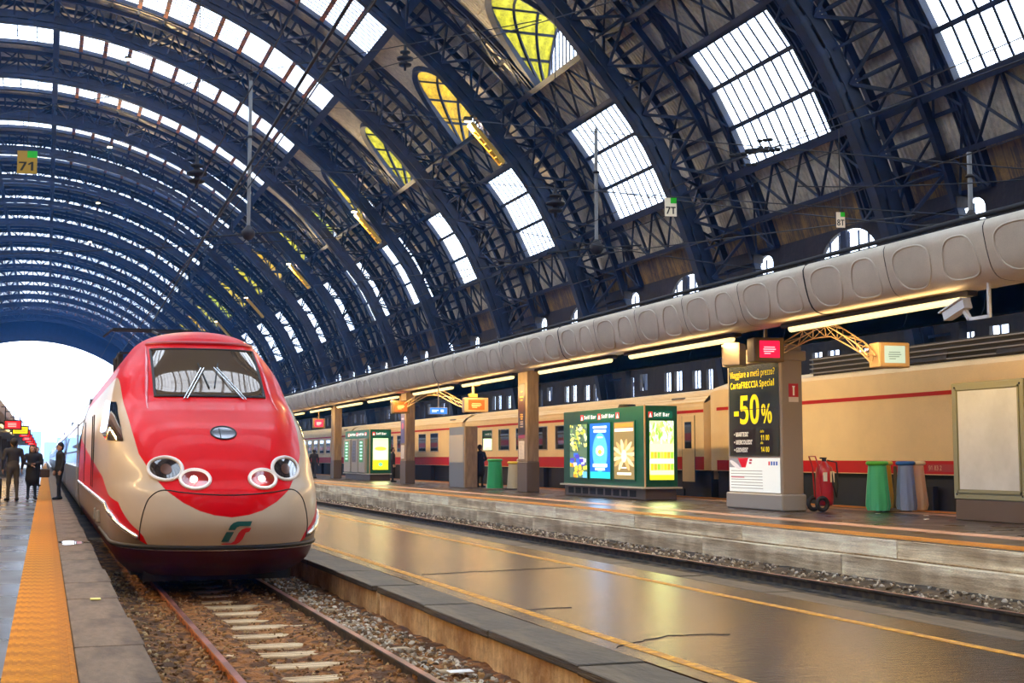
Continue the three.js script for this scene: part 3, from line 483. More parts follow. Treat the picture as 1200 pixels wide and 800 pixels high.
{
  const map = tex(1024, 1024, (u, v) => {
    let c = [0, 0, 0]; for (const [a, b] of [[-0.25, -0.25], [0.25, -0.25], [-0.25, 0.25], [0.25, 0.25]]) { const q = livery(...shellPos(u + a / 1024, clamp(v + b / 1024))); c[0] += q[0] / 4; c[1] += q[1] / 4; c[2] += q[2] / 4; }
    const g = 1 + 0.06 * (fbm(u, v, 24, 201, 4) - 0.5); return c.map(k => k * g);
  });
  map.wrapS = map.wrapT = THREE.ClampToEdgeWrapping;
  M.livery = phy({ map, roughness: 0.32, clearcoat: 0.08, clearcoatRoughness: 0.05, ior: 1.25, specularIntensity: 0.5 });
  const t = thing('high_speed_locomotive', 'red and silver streamlined train nose with lit headlights on the left track', 'train', [TX, 0, 0]);
  const rel = (U) => U; // same parameter for shape and paint
  const Us = [0, .08, .16, .22, .245]; for (let i = 0; i <= 56; i++) Us.push(0.25 + 0.5 * i / 56); Us.push(.755, .78, .84, .92, 1);
  const m = new MB(), NV = 70, NU = Us.length - 1;
  m.grid(NU, NV, (u, v) => { const k = clamp(u * NU, 0, NU), i = Math.min(NU - 1, Math.floor(k)); return shellPos(lerp(Us[i], Us[i + 1], k - i), v); }, (u, v) => { const k = clamp(u * NU, 0, NU), i = Math.min(NU - 1, Math.floor(k)); return [lerp(Us[i], Us[i + 1], k - i), v]; });
  m.build('body_shell', M.livery, t);
  new MB().box(-1.12, 0.16, TB, 1.12, 0.5, -19.6).build('underframe', M.black, t);
  new MB().box(-1.38, 0.3, TB - 0.02, 1.38, 2.4, TB + 0.1).box(-1.15, 2.4, TB - 0.02, 1.15, 3.2, TB + 0.1).box(-0.8, 3.2, TB - 0.02, 0.8, 3.66, TB + 0.1).build('end_wall', M.black, t);
  // black band round the lip of the apron
  const line = (pts, r, name, mat, seg = 6) => new MB().tube(pts, r, seg).build(name, mat, t);
  const ring = y => { const P = []; for (let i = 0; i <= 60; i++) { const U = 0.2 + 0.6 * i / 60; let a = 0, b = 1; for (let k = 0; k < 24; k++) { const mm = (a + b) / 2; rowAt(mm * NR)[0] < y ? a = mm : b = mm; } P.push(shellPos(U, a)); } return P; };
  line(ring(0.635), 0.035, 'lip_band', M.rubber); line(ring(0.6), 0.012, 'lip_trim', M.chrome);
  const front = (x, y, o = 0.006) => [x, y, noseZ(x, y) + o];
  const P = []; for (const [x, y] of [[-1.1, 0.72], [-1.1, 0.9], [-1.06, 1.12], [-1.0, 1.27], [-0.87, 1.37], [-0.6, 1.35], [-0.3, 1.325], [0, 1.315], [0.3, 1.325], [0.6, 1.35], [0.87, 1.37], [1.0, 1.27], [1.06, 1.12], [1.1, 0.9], [1.1, 0.72]]) P.push(front(x, y, 0.001));
  line(new THREE.CatmullRomCurve3(P.map(q => new THREE.Vector3(...q))).getPoints(90).map(q => { const x = q.x, y = q.y; return front(x, y, 0.0); }), 0.009, 'hatch_seam', M.soot);
  // windscreen
  const patch = (name, mat, f, nu, nv, off = 0.012) => new MB().grid(nu, nv, (u, v) => { const [x, y] = f(u, v); return front(x, y, off); }).build(name, mat, t);
  const wsx = (u, v) => (u * 2 - 1) * lerp(0.8, 0.79, v);
  M.windscreen = phy({ color: lin(0.13, 0.085, 0.05), roughness: 0.05, metalness: 0.3, clearcoat: 0.25, clearcoatRoughness: 0.02 });
  const ws = patch('windscreen', M.windscreen, (u, v) => [wsx(u, v), lerp(2.7, 3.49, v)], 24, 14, 0.02); part(ws, 'brown mirrored windscreen');
  { const Q = []; for (let i = 0; i < 24; i++) Q.push([wsx(i / 24, 0), 2.7]); for (let i = 0; i < 12; i++) Q.push([wsx(1, i / 12), lerp(2.7, 3.49, i / 12)]); for (let i = 0; i < 24; i++) Q.push([wsx(1 - i / 24, 1), 3.49]); for (let i = 0; i < 12; i++) Q.push([wsx(0, 1 - i / 12), lerp(3.49, 2.7, i / 12)]); new MB().tube(Q.map(([x, y]) => front(x, y, 0.018)), 0.022, 6, true).build('windscreen_seal', M.rubber, t); }
  // cab roof hood over the windscreen
  { const Q = []; for (let i = 0; i <= 20; i++) { const x = -0.82 + 1.64 * i / 20; Q.push([x, 3.6, noseZ(x, 3.6) + 0.015]); } new MB().tube(Q, 0.035, 6).build('roof_lip', M.livery2 || (M.livery2 = phy({ color: lin(0.45, 0.01, 0.012), roughness: 0.35, clearcoat: 0.6 })), t); }
  // A-pillar ridges
  for (const s of [-1, 1]) { const Q = []; for (let i = 0; i <= 16; i++) { const y = lerp(2.5, 3.55, i / 16), x = s * lerp(0.93, 0.84, i / 16); Q.push([x, y, noseZ(x, y) - 0.005]); } new MB().tube(Q, q => 0.03 * Math.sin(Math.PI * (0.08 + 0.84 * q)), 8).build('pillar_ridge', M.redPaint || (M.redPaint = phy({ color: lin(0.66, 0.002, 0.004), roughness: 0.28, clearcoat: 1, clearcoatRoughness: 0.06 })), t); }
  // wipers
  for (const [x0, y0, x1, y1] of [[-0.39, 2.66, -0.08, 3.16], [0.47, 2.66, 0.12, 3.17]]) {
    const w = new MB(); for (const d of [-0.022, 0.022]) w.tube([front(x0 + d, y0, 0.05), front(x1 + d, y1, 0.07)], 0.011, 5); const o = w.build('wiper', M.chrome, t);
    new MB().tube([front(x1 - 0.06 * Math.sign(x1), y1 - 0.32, 0.045), front(x1 + 0.05 * Math.sign(x1), y1 + 0.08, 0.045)], 0.012, 5).build('blade', M.rubber, o);
  }
  // headlights
  M.ringWhite = plain(0.8, 0.74, 0.7, 0.4); M.lens = phy({ color: lin(0.03, 0.022, 0.02), roughness: 0.08, clearcoat: 1 }); M.lensRed = phy({ color: lin(0.22, 0.015, 0.012), roughness: 0.1, clearcoat: 1 });
  M.lamp = std({ color: 0xffffff, emissive: lin(1, 0.93, 0.8), emissiveIntensity: 1.2 });
  const oval = (cx, cy, rx, ry, lensMat, name, ringMat, ringR) => {
    const h = new THREE.Group(); h.name = name; t.add(h);
    new MB().grid(8, 32, (u, v) => { const r = Math.max(u, 0.001), a = v * 2 * Math.PI, x = cx + rx * r * Math.cos(a), y = cy + ry * r * Math.sin(a); return front(x, y, 0.012 - 0.03 * 0); }).build('lens', lensMat, h);
    const Q = []; for (let i = 0; i < 40; i++) { const a = i / 40 * 2 * Math.PI; Q.push(front(cx + rx * Math.cos(a), cy + ry * Math.sin(a), 0.012)); } new MB().tube(Q, ringR, 7, true).build('bezel', ringMat, h); return h;
  };
  for (const s of [-1, 1]) {
    const o = oval(s * 0.795, 1.655, 0.205, 0.15, M.lens, 'headlight', M.ringWhite, 0.026);
    new MB().grid(4, 20, (u, v) => front(s * 0.79 + 0.07 * Math.max(u, 0.01) * Math.cos(v * 6.2832), 1.65 + 0.07 * Math.max(u, 0.01) * Math.sin(v * 6.2832), 0.02)).build('reflector', M.brownLens || (M.brownLens = phy({ color: lin(0.12, 0.05, 0.03), roughness: 0.2, metalness: 0.4 })), o);
    const i = oval(s * 0.44, 1.52, 0.185, 0.122, M.lensRed, 'headlight', M.ringWhite, 0.024);
    new MB().add(new THREE.SphereGeometry(0.052, 16, 12), new THREE.Matrix4().makeTranslation(s * 0.44 - 0.02, 1.515, noseZ(s * 0.44, 1.515) + 0.01)).build('bulb', M.lamp, i);
    const l = new THREE.PointLight(lin(1, 0.93, 0.8), 0.04, 0, 2); l.position.set(TX + s * 0.44 - 0.02, 1.515, noseZ(s * 0.44, 1.515) + 0.14); scene.add(l);
  }
  const nl = oval(0, 2.14, 0.17, 0.09, phy({ color: lin(0.25, 0.25, 0.27), metalness: 0.8, roughness: 0.15 }), 'top_lamp', M.rubber, 0.012); new MB().bar(front(-0.05, 2.07, 0.02), front(-0.05, 2.2, 0.02), 0.012, 0.012).build('lamp_divider', M.rubber, nl);
  // emblem on the nose
  const emblem = (pts, mat) => { const s = new THREE.Shape(pts.map(([u, v]) => new THREE.Vector2(-0.12 + 0.38 * u, 0.675 + 0.31 * v))), g = new THREE.ShapeGeometry(s), Q = g.attributes.position; for (let k = 0; k < Q.count; k++) Q.setZ(k, noseZ(Q.getX(k), Q.getY(k)) + 0.016); g.computeVertexNormals(); return mesh('emblem', g, mat, t); };
  const gr = plain(0.004, 0.1, 0.1, 0.4), rd = plain(0.65, 0.01, 0.02, 0.4);
  emblem([[.2, .62], [.26, .8], [.36, .92], [.5, .98], [1, .98], [.94, .78], [.58, .78], [.48, .73], [.43, .62]], gr); emblem([[0, .12], [.15, .54], [.4, .54], [.25, .12]], gr);
  emblem([[.02, 0], [.02, .04], [.34, .06], [.44, .14], [.56, .5], [.66, .64], [.8, .7], [.98, .7], [.92, .54], [.8, .5], [.72, .24], [.62, .08], [.5, 0]], rd);
  // chrome trim along both flanks, cab side windows, doors
  for (const s of [-1, 1]) {
    const Q = []; for (let i = 0; i <= 40; i++) { const z = lerp(-18.3, TB, (i / 40) ** 1.8), y = interp([-37.2, -20.2, -19.2, -18.5, -18.2], [1.18, 1.13, 1.02, 0.83, 0.72], z); Q.push([s * (sideX(z, y) + 0.005), y, z]); } new MB().tube(Q, 0.04, 7).build('chrome_trim', M.chrome, t);
    const win = new MB().grid(20, 6, (u, v) => { const z = lerp(-19.5, -23.9, u), y = lerp(interp([-23.9, -21.4, -19.5], [2.25, 2.08, 2.03], z), interp([-23.9, -21, -20, -19.5], [2.78, 2.64, 2.28, 2.05], z), v); return [s * (sideX(z, y) + 0.012), y, z]; }).build('cab_side_window', M.darkGlass, t);
    for (const z of [-26.2, -27.1, -32]) new MB().box(s > 0 ? 1.44 : -1.462, 1.25, z - 0.02, s > 0 ? 1.462 : -1.44, 2.6, z).build('door_seam', M.soot, t);
    for (const [z, y] of [[-22.8, 0.75], [-23.4, 0.72], [-24.6, 0.72]]) new MB().rbox(s > 0 ? 1.42 : -1.47, y, z - 0.2, s > 0 ? 1.47 : -1.42, y + 0.2, z, 0.02).build('step_plate', M.greyPaint, t);
  }
  // snow plough shadow gap: cowcatcher and bogie
  new MB().box(-1.0, 0.12, -20.6, 1.0, 0.3, -18.9).build('plough', M.black, t);
  for (const z of [-22.2, -25.2, -31.5, -34.5]) for (const s of [-1, 1]) new MB().add(new THREE.CylinderGeometry(0.5, 0.5, 0.12, 28), new THREE.Matrix4().makeRotationZ(Math.PI / 2).setPosition(s * 0.75, 0.5, z)).build('wheel', M.soot, t);
  // folded pantograph
  const pg = new MB(); pg.bar([-0.8, 4.1, -30.4], [-0.8, 4.1, -32.6], 0.05, 0.05).bar([0.8, 4.1, -30.4], [0.8, 4.1, -32.6], 0.05, 0.05).bar([-0.8, 4.1, -30.5], [0.8, 4.1, -30.5], 0.05, 0.05).bar([0, 4.1, -32.6], [0, 4.5, -30.2], 0.07, 0.07).bar([0, 4.5, -30.2], [0, 4.75, -32.2], 0.05, 0.05).bar([-0.9, 4.78, -32.2], [0.9, 4.78, -32.2], 0.06, 0.06).bar([-0.9, 4.78, -32.5], [0.9, 4.78, -32.5], 0.06, 0.06).bar([-0.9, 4.78, -32.2], [-1.1, 4.6, -32.3], 0.04, 0.04).bar([0.9, 4.78, -32.2], [1.1, 4.6, -32.3], 0.04, 0.04);
  for (const x of [-0.8, 0.8]) for (const z of [-30.6, -32.4]) pg.cyl(x, 3.6, z, 0.07, 0.5, 10); pg.build('pantograph', M.black, t);
}
{ // coaches of the red train
  const L = 26.0, ys = [0.3, 0.65, 1.3, 2.15, 2.69, 3.1, 3.5, 3.7, 3.82, 3.88], w = y => rowY(y)[1];
  const band = (y0, y1, off, m, n = 4) => { for (const s of [-1, 1]) for (let i = 0; i < n; i++) { const a = lerp(y0, y1, i / n), b = lerp(y0, y1, (i + 1) / n); m.quad([s * (w(a) + off), a, 0], [s * (w(a) + off), a, -L], [s * (w(b) + off), b, -L], [s * (w(b) + off), b, 0]); } return m; };
  const body = new MB(); for (let i = 0; i < ys.length - 1; i++) band(ys[i], ys[i + 1], 0, body, 3); for (const z of [0, -L]) body.quad([-1.3, 0.3, z], [1.3, 0.3, z], [1.2, 3.4, z], [-1.2, 3.4, z]);
  const bg = body.geo(), wb = band(2.0, 2.75, 0.006, new MB()).geo(), rs = band(1.55, 1.95, 0.004, new MB()).geo(), rt = band(2.85, 3.3, 0.004, new MB()).geo();
  const under = new MB().box(-1.1, 0.1, -L, 1.1, 0.4, 0).geo(), dg = [-1, 1].flatMap(s => [-1.2, -L + 2.0].map(z => new MB().box(s * 1.447 - 0.012, 0.7, z - 0.8, s * 1.447 + 0.012, 2.75, z).geo()));
  const gap = new MB().box(-1.1, 0.7, 0, 1.1, 3.4, 0.86).geo();
  const grey2 = phy({ color: lin(0.22, 0.22, 0.23), roughness: 0.4, specularIntensity: 0.5 });
  for (let i = 0; i < 10; i++) {
    const o = thing('passenger_coach', i ? 'silver and red coach further back in the train on the left' : 'silver and red coach directly behind the red locomotive', 'train car', [TX, 0, TB - 0.9 - i * (L + 0.9)], 0, 'coaches behind the red locomotive');
    if (i) o.userData.label = `silver and red coach of the left train, ${ordinal(i)} behind the locomotive`;
    mesh('body', bg, grey2, o); mesh('window_band', wb, M.darkGlass, o); mesh('red_stripe', rs, M.redPaint, o); mesh('red_stripe', rt, M.redPaint, o); mesh('underframe', under, M.black, o); for (const d of dg) mesh('door', d, grey2, o); mesh('gangway', gap, M.black, o);
  }
}
// ---------- far platform: canopy, lamps, pillars, kiosks ----------
const CXP = 16.5;
const profile = new THREE.CatmullRomCurve3([[14.56, 5.68], [14.33, 5.66], [14.26, 5.56], [14.29, 5.3], [14.35, 5.05], [14.43, 4.84], [14.57, 4.71], [15.15, 4.67]].map(([x, y]) => new THREE.Vector3(x, y, 0)));
const PS = profile.getSpacedPoints(20);
const prof = s => { const k = clamp(s) * 20, i = Math.min(19, Math.floor(k)), f = k - i; return [lerp(PS[i].x, PS[i + 1].x, f), lerp(PS[i].y, PS[i + 1].y, f)]; };
M.canopy = std({ map: mottled([208, 196, 176], [198, 186, 166], 6, 101, { speck: 0.02, grain: 0.06 }), roughness: 0.5 });
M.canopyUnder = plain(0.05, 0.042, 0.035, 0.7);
function canopyPanels(o, zs, n, mirrorOnly, dx = 0) {
  const PLn = 2.72, side = new MB().grid(1, 20, (u, v) => { const [x, y] = prof(v); return [x, y, -0.012 - (PLn - 0.024) * (1 - u)]; }, (u, v, p) => [p[2], v * 1.8]);
  const sg = side.geo(), mg = sg.clone(); mg.scale(-1, 1, 1).translate(2 * CXP, 0, 0);
  const out = (cz, top, bot, s0, s1, round = 3) => { const P = []; for (let i = 0; i < 36; i++) { const a = i / 36 * 2 * Math.PI, c = Math.cos(a), s = Math.sin(a), e = 2 / round, v = Math.sign(s) * Math.abs(s) ** e, u = Math.sign(c) * Math.abs(c) ** e, w = lerp(bot, top, (v + 1) / 2), ss = lerp(s1, s0, (v + 1) / 2), [x, y] = prof(ss); P.push([x - 0.003, y, cz + u * w]); } return P; };
  const e1 = new MB().tube(out(-0.7, 0.36, 0.5, 0.23, 0.63), 0.02, 5, true).geo(), e2 = new MB().tube(out(-1.98, 0.6, 0.42, 0.22, 0.64, 2.6), 0.02, 5, true).geo();
  for (let i = 0; i < n; i++) {
    const p = mesh('canopy_panel', sg, M.canopy, o); p.position.set(dx, 0, zs - i * PLn); mesh('embossed_ridge', e1, M.canopy, p); mesh('embossed_ridge', e2, M.canopy, p);
    const q = mesh('canopy_panel', mg, M.canopy, o); q.position.set(dx, 0, zs - i * PLn);
    if ((i + 4) % 5 === 4) new MB().tube(Array.from({ length: 16 }, (_, k) => { const [x, y] = prof(k / 15); return [x + 0.004 + dx, y, zs - i * PLn]; }), 0.022, 5).build('joint_seal', M.soot, o);
  }
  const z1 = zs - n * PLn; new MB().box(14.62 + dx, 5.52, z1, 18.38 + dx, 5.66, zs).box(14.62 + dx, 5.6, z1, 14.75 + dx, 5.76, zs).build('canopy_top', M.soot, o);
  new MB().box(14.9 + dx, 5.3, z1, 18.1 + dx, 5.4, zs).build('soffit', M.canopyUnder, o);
}
canopyPanels(structure('canopy', 'long pale grey embossed canopy over the far platform', 'canopy'), -9.49, 40);
M.tubeLight = std({ color: 0xffffff, emissive: lin(1, 0.72, 0.28), emissiveIntensity: 0.7 });
const lampSet = [];
function tubeLamp(x, y, z, L, label, group, power = 34) {
  const o = thing('tube_lamp', label, 'lamp', [x, y, z], 0, group);
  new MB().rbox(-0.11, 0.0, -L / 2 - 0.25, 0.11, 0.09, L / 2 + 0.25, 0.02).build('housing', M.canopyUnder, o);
  const g = new THREE.CylinderGeometry(0.075, 0.075, L, 12); g.rotateX(Math.PI / 2).translate(0, -0.03, 0); mesh('tube_light', g, M.tubeLight, o);
  for (const s of [-1, 1]) { const l = new THREE.RectAreaLight(WARM, power, L, 0.12); l.position.set(x + s * 0.09, y - 0.1, z); l.lookAt(x + s * 0.09 + s, y - 0.9, z); scene.add(l); } return o;
}
[-13.9, -22, -30.3, -37.4, -45.8, -53, -61.6, -69, -76.8, -85].forEach((z, i) => {
  tubeLamp(15.02, 4.58, z, 5.7, i ? `yellow strip lamp under the canopy edge, ${ordinal(i - 1)} from the right` : 'yellow strip lamp cut off by the right frame edge under the canopy', 'strip lamps under the canopy');
});
const posterX = (name, mat, x, y0, y1, zf, zn, parent) => mesh(name, new MB().quad([x, y0, zf], [x, y0, zn], [x, y1, zn], [x, y1, zf], [[0, 0], [1, 0], [1, 1], [0, 1]]).geo(), mat, parent);
const posterZ = (name, mat, z, x0, x1, y0, y1, parent) => mesh(name, new MB().quad([x0, y0, z], [x1, y0, z], [x1, y1, z], [x0, y1, z], [[0, 0], [1, 0], [1, 1], [0, 1]]).geo(), mat, parent);
const print = (w, h, draw, glow = 0, rough = 0.35) => { const t = canvasTex(w, h, draw); return glow ? std({ map: t, emissiveMap: t, emissive: 0xffffff, emissiveIntensity: glow * 0.42, roughness: rough }) : std({ map: t, roughness: rough }); };
const T = (c, s, x, y, px, col, font = 'sans-serif', w = 'bold', al = 'left') => { c.fillStyle = col; c.font = `${w} ${px}px ${font}`; c.textAlign = al; c.fillText(s, x, y); };
M.pillar = std({ map: mottled([142, 124, 102], [124, 106, 86], 3, 111, { speck: 0.04 }), roughness: 0.55 }); M.pillarBase = plain(0.1, 0.075, 0.055, 0.45);
M.taupe = plain(0.3, 0.25, 0.2, 0.5); M.brownCase = plain(0.16, 0.1, 0.04, 0.5); M.tanSteel = plain(0.55, 0.38, 0.2, 0.5); M.greyGreen = plain(0.2, 0.21, 0.14, 0.5);
const poster2 = print(128, 512, (c, w, h) => { c.fillStyle = '#2a201c'; c.fillRect(0, 0, w, h); c.fillStyle = '#d8a820'; for (const [y, a] of [[70, 40], [120, 70], [150, 40], [285, 50], [305, 60], [325, 40]]) c.fillRect(64 - a / 2, y, a, 12); c.fillStyle = '#c8b8a8'; for (const y of [355, 375, 400]) c.fillRect(34, y, 60, 8); c.fillStyle = '#8a2850'; c.fillRect(0, 480, w, 32); });
const poster3 = print(128, 512, (c, w, h) => { c.fillStyle = '#3a3478'; c.fillRect(0, 0, w, h); c.fillStyle = '#b8b4d8'; for (const y of [40, 90, 200, 210]) c.fillRect(24, y, 80, 10); c.fillStyle = '#a03858'; c.beginPath(); c.arc(64, 300, 40, 0, 7); c.fill(); });
const notice = print(128, 192, (c, w, h) => { c.fillStyle = '#dcd4c8'; c.fillRect(0, 0, w, h); c.fillStyle = '#a8a098'; for (let y = 14; y < h; y += 12) c.fillRect(12, y, 60 + (y * 37 % 44), 4); });
[[-45.8, poster2, 'beige canopy pillar with a tall dark yellow-lettered poster'], [-63, poster3, 'beige canopy pillar with a purple poster beside the orange screen'], [-79.9, null, 'plain beige canopy pillar beside the smaller green kiosk'], [-97.2, null, 'plain beige canopy pillar hidden behind the red train nose']].forEach(([z, pm, label]) => {
  const o = thing('pillar', label, 'pillar', [16.4, PF, z], 0, 'canopy pillars'), h = 4.78;
  new MB().rbox(0, 1.1, -0.5, 0.46, h, 0.5, 0.03).build('shaft', M.pillar, o); new MB().rbox(-0.015, 0, -0.52, 0.475, 1.1, 0.52, 0.03).build('base', M.pillarBase, o); new MB().box(-0.06, h - 0.06, -0.56, 0.52, h + 0.02, 0.56).build('capital', M.taupe, o);
  if (pm) { posterX('poster', pm, -0.012, 1.95, 3.95, -0.42, 0.3, o); posterX('notice', notice, -0.012, 1.2, 1.85, -0.36, 0.24, o); }
});
{ // advertising pillar
  const o = thing('advertising_pillar', 'broad pillar carrying a dark -50% advertisement over a white poster', 'pillar', [16.2, PF, -28.6]), w = 1.3;
  new MB().rbox(0, 0.38, -w, 0.58, 3.9, w, 0.05).build('shaft', M.taupe, o); new MB().rbox(-0.06, 0, -w - 0.04, 0.62, 0.4, w + 0.05, 0.05).build('plinth', M.greyPaint, o);
  new MB().rbox(-0.1, 3.52, -w - 0.08, 0.66, 3.76, w + 0.06, 0.03).build('cornice', M.taupe, o);
  const ad = print(768, 656, (c, W, H) => {
    c.fillStyle = '#2c3228'; c.fillRect(0, 0, W, H); const y = '#f2dc14';
    T(c, 'Viaggiare a metà prezzo?', 22, 84, 62, y, 'sans-serif', 'normal'); T(c, 'CartaFRECCIA Special', 22, 164, 66, y);
    c.fillStyle = '#20261e'; c.fillRect(110, 200, 540, 250); T(c, '-50', 70, 425, 290, y); T(c, '%', 500, 425, 190, y); c.fillStyle = '#1c211b'; c.fillRect(0, 318, W, 5);
    c.fillStyle = '#181a16'; c.fillRect(60, 462, 360, 180); c.fillRect(470, 462, 200, 180);
    T(c, '• MARTEDI\'', 74, 515, 44, '#e8e8e0'); T(c, '• MERCOLEDI\'', 74, 572, 44, '#e8e8e0'); T(c, '• GIOVEDI\'', 74, 628, 44, '#e8e8e0');
    T(c, 'dalle', 484, 490, 24, y); T(c, '11 00', 490, 545, 52, y); T(c, 'alle', 484, 572, 24, y); T(c, '14 00', 490, 628, 52, y);
  }, 0.28, 0.2);
  posterX('advertisement', ad, -0.012, 1.29, 3.5, -1.2, 1.22, o);
  const pos = print(512, 200, (c, W, H) => {
    c.fillStyle = '#e6efee'; c.fillRect(0, 0, W, H); c.fillStyle = '#c81028'; c.beginPath(); c.moveTo(90, 0); c.lineTo(200, 0); c.lineTo(170, 56); c.lineTo(60, 56); c.fill(); c.fillStyle = '#888890'; c.beginPath(); c.moveTo(0, 0); c.lineTo(90, 0); c.lineTo(130, 56); c.lineTo(0, 56); c.fill(); c.fillStyle = '#d8d8dc'; c.beginPath(); c.ellipse(60, 40, 60, 14, 0.4, 0, 7); c.fill();
    c.fillStyle = '#a01830'; c.fillRect(212, 6, 26, 12); c.fillRect(206, 24, 26, 10); for (const [x, col] of [[400, '#c83030'], [424, '#2a58a8'], [448, '#2a58a8'], [472, '#2a58a8']]) { c.fillStyle = col; c.fillRect(x, 20, 16, 22); }
    c.fillStyle = '#8a9090'; for (let y = 74; y < 180; y += 17) c.fillRect(16, y, 300 + (y * 53 % 150), 4); c.fillStyle = '#c85060'; c.fillRect(16, 112, 140, 5);
  }, 0.35);
  posterX('poster', pos, -0.012, 0.42, 1.24, -1.22, 1.22, o);
  const sg = print(64, 96, (c) => { c.fillStyle = '#b81418'; c.fillRect(0, 0, 64, 70); c.fillStyle = '#fff'; c.fillRect(27, 18, 12, 44); c.fillRect(24, 12, 18, 6); c.fillStyle = '#e0d8d0'; c.fillRect(0, 70, 64, 26); });
  posterZ('extinguisher_sign', sg, w + 0.006, 0.2, 0.46, 2.55, 2.98, o);
}
// screens
function screenBox(label, [x, y, z], w, h, mat, turn, caseMat = M.brownCase, hang = 0, group) {
  const o = thing('information_screen', label, 'screen', [x, y, z], turn, group);
  new MB().rbox(-w / 2, -h / 2, -0.42, w / 2, h / 2, 0, 0.03).build('case', caseMat, o); new MB().box(-w / 2 + 0.03, -h / 2 + 0.03, 0, w / 2 - 0.03, h / 2 - 0.03, 0.015).build('bezel', caseMat, o);
  posterZ('screen', mat, 0.02, -w * 0.33, w * 0.33, -h * 0.33, h * 0.36, o); if (hang) new MB().bar([0, h / 2, -0.2], [0, hang, -0.2], 0.06, 0.06).build('hanger', caseMat, o); return o;
}
const scr = (bg, fg) => print(128, 96, (c, w, h) => { c.fillStyle = bg; c.fillRect(0, 0, w, h); c.fillStyle = fg; for (const [x, y, a] of [[28, 34, 70], [24, 46, 80], [26, 58, 66], [30, 70, 40]]) c.fillRect(x, y, a, 5); }, 1.3);
const redScr = scr('#f0103c', '#ffc0c8'), orangeScr = scr('#f04a10', '#ffc080'), paleScr = scr('#8fa398', '#5a6a60');
screenBox('brown boxed screen glowing red above the -50% advertisement', [15.5, 4.25, -26.6], 0.74, 0.56, redScr, -0.12, M.brownCase, 1.06); screenBox('white backed screen case behind the red glowing screen', [15.3, 4.24, -28.3], 0.7, 0.55, M.greyPaint, -2.3, M.taupe, 1.06);
screenBox('tan boxed screen with a pale display at the end of the lattice bracket', [16.62, 3.93, -23.45], 0.72, 0.52, paleScr, -0.1, M.tanSteel);
screenBox('orange glowing screen hanging beside the purple poster pillar', [15.5, 4.14, -60.0], 0.85, 0.6, orangeScr, -0.1, M.brownCase, 1.17);
screenBox('red glowing screen hanging from a yellow bracket over the bins', [15.5, 3.8, -48.5], 0.95, 0.56, orangeScr, -0.1, M.tanSteel); screenBox('small red screen hanging far down the platform near the train nose', [15.5, 3.85, -79.6], 0.75, 0.6, redScr, -0.1, M.brownCase, 1.47);
{
  const o = thing('direction_sign', 'blue lit sign hanging beyond the lattice bracket over the cream train', 'sign', [14.55, 3.63, -50.4], -0.1);
  new MB().rbox(-0.36, -0.14, -0.12, 0.36, 0.14, 0, 0.02).build('case', M.greyPaint, o); posterZ('face', print(128, 48, (c, w, h) => { c.fillStyle = '#1e78d8'; c.fillRect(0, 0, w, h); c.fillStyle = '#d8ecff'; c.fillRect(14, 16, 50, 8); c.fillRect(14, 28, 36, 6); c.fillRect(80, 14, 22, 20); }, 1), 0.006, -0.34, 0.34, -0.12, 0.12, o);
  new MB().bar([0, 0.14, -0.06], [0, 1.1, -0.06], 0.04, 0.04).build('hanger', M.greyPaint, o);
}
function bracket(label, x, pts) { // lattice bracket: three chords and zigzag members
  const o = thing('lattice_bracket', label, 'bracket'), m = new MB(), C = new THREE.CatmullRomCurve3(pts.map(p => new THREE.Vector3(x, p[0], p[1])), false, 'catmullrom', 0.2), N = 14, q = C.getPoints(N), ch = [[-0.16, 0], [0.16, 0], [0, -0.26]];
  const at = (i, c) => { const k = Math.abs(i / N - 0.45) * 2, f = 1 - 0.35 * k; return [q[i].x + ch[c][0] * f, q[i].y + ch[c][1] * f, q[i].z]; };
  for (let c = 0; c < 3; c++) m.tube(q.map((_, i) => at(i, c)), 0.018, 5); for (let i = 0; i < N; i++) for (const [a, b] of [[0, 2], [1, 2], [0, 1]]) m.tube([at(i, i % 2 ? a : b), at(i + 1, i % 2 ? b : a)], 0.012, 4);
  m.build('lattice_frame', M.tanSteel, o); return o;
}
bracket('tan lattice bracket arching from the advertising pillar to the pale screen', 16.1, [[4.35, -27.2], [4.66, -25.8], [4.68, -25.0], [4.2, -23.9], [3.9, -23.5]]);
bracket('tan lattice bracket beside the purple poster pillar, reaching toward the red screen', 15.7, [[4.3, -59.6], [4.72, -56.2], [4.7, -54.6], [4.1, -51.6], [3.85, -50.2]]);
{ const o = thing('screen_hanger', 'yellow post bracket carrying the red screen over the bins', 'bracket', [15.4, 4.11, -48.6]); new MB().rbox(-0.04, 0.03, -0.04, 0.04, 1.22, 0.04, 0.01).build('post', M.tanSteel, o); new MB().rbox(-0.2, 0.42, -0.14, 0.25, 0.62, 0.14, 0.02).build('junction_box', M.tanSteel, o); new MB().rbox(-0.16, -0.02, -0.1, 0.16, 0.12, 0.1, 0.02).build('clamp', plain(0.7, 0.45, 0.1, 0.5), o); }
{ // surveillance camera
  const o = thing('security_camera', 'white surveillance camera on an angled bracket under the canopy at right', 'camera', [14.68, 4.11, -18.07]);
  new MB().bar([0, 0, 0], [0, 0.62, 0], 0.05, 0.05).bar([0, 0.02, 0], [0, 0.02, -0.5], 0.05, 0.05).build('bracket_arm', M.white, o);
  new MB().bar([0, 0.02, -0.5], [0, 0.17, -0.62], 0.07, 0.07).build('joint', M.white, o);
  const h = new MB(); h.bar([0, 0.29, -0.55], [0, 0.12, -1.1], 0.17, 0.15).bar([0, 0.385, -0.6], [0, 0.19, -1.2], 0.22, 0.025); h.build('housing', M.white, o); new MB().bar([0, 0.121, -1.1], [0, 0.118, -1.108], 0.12, 0.1).build('lens_window', M.black, o);
}
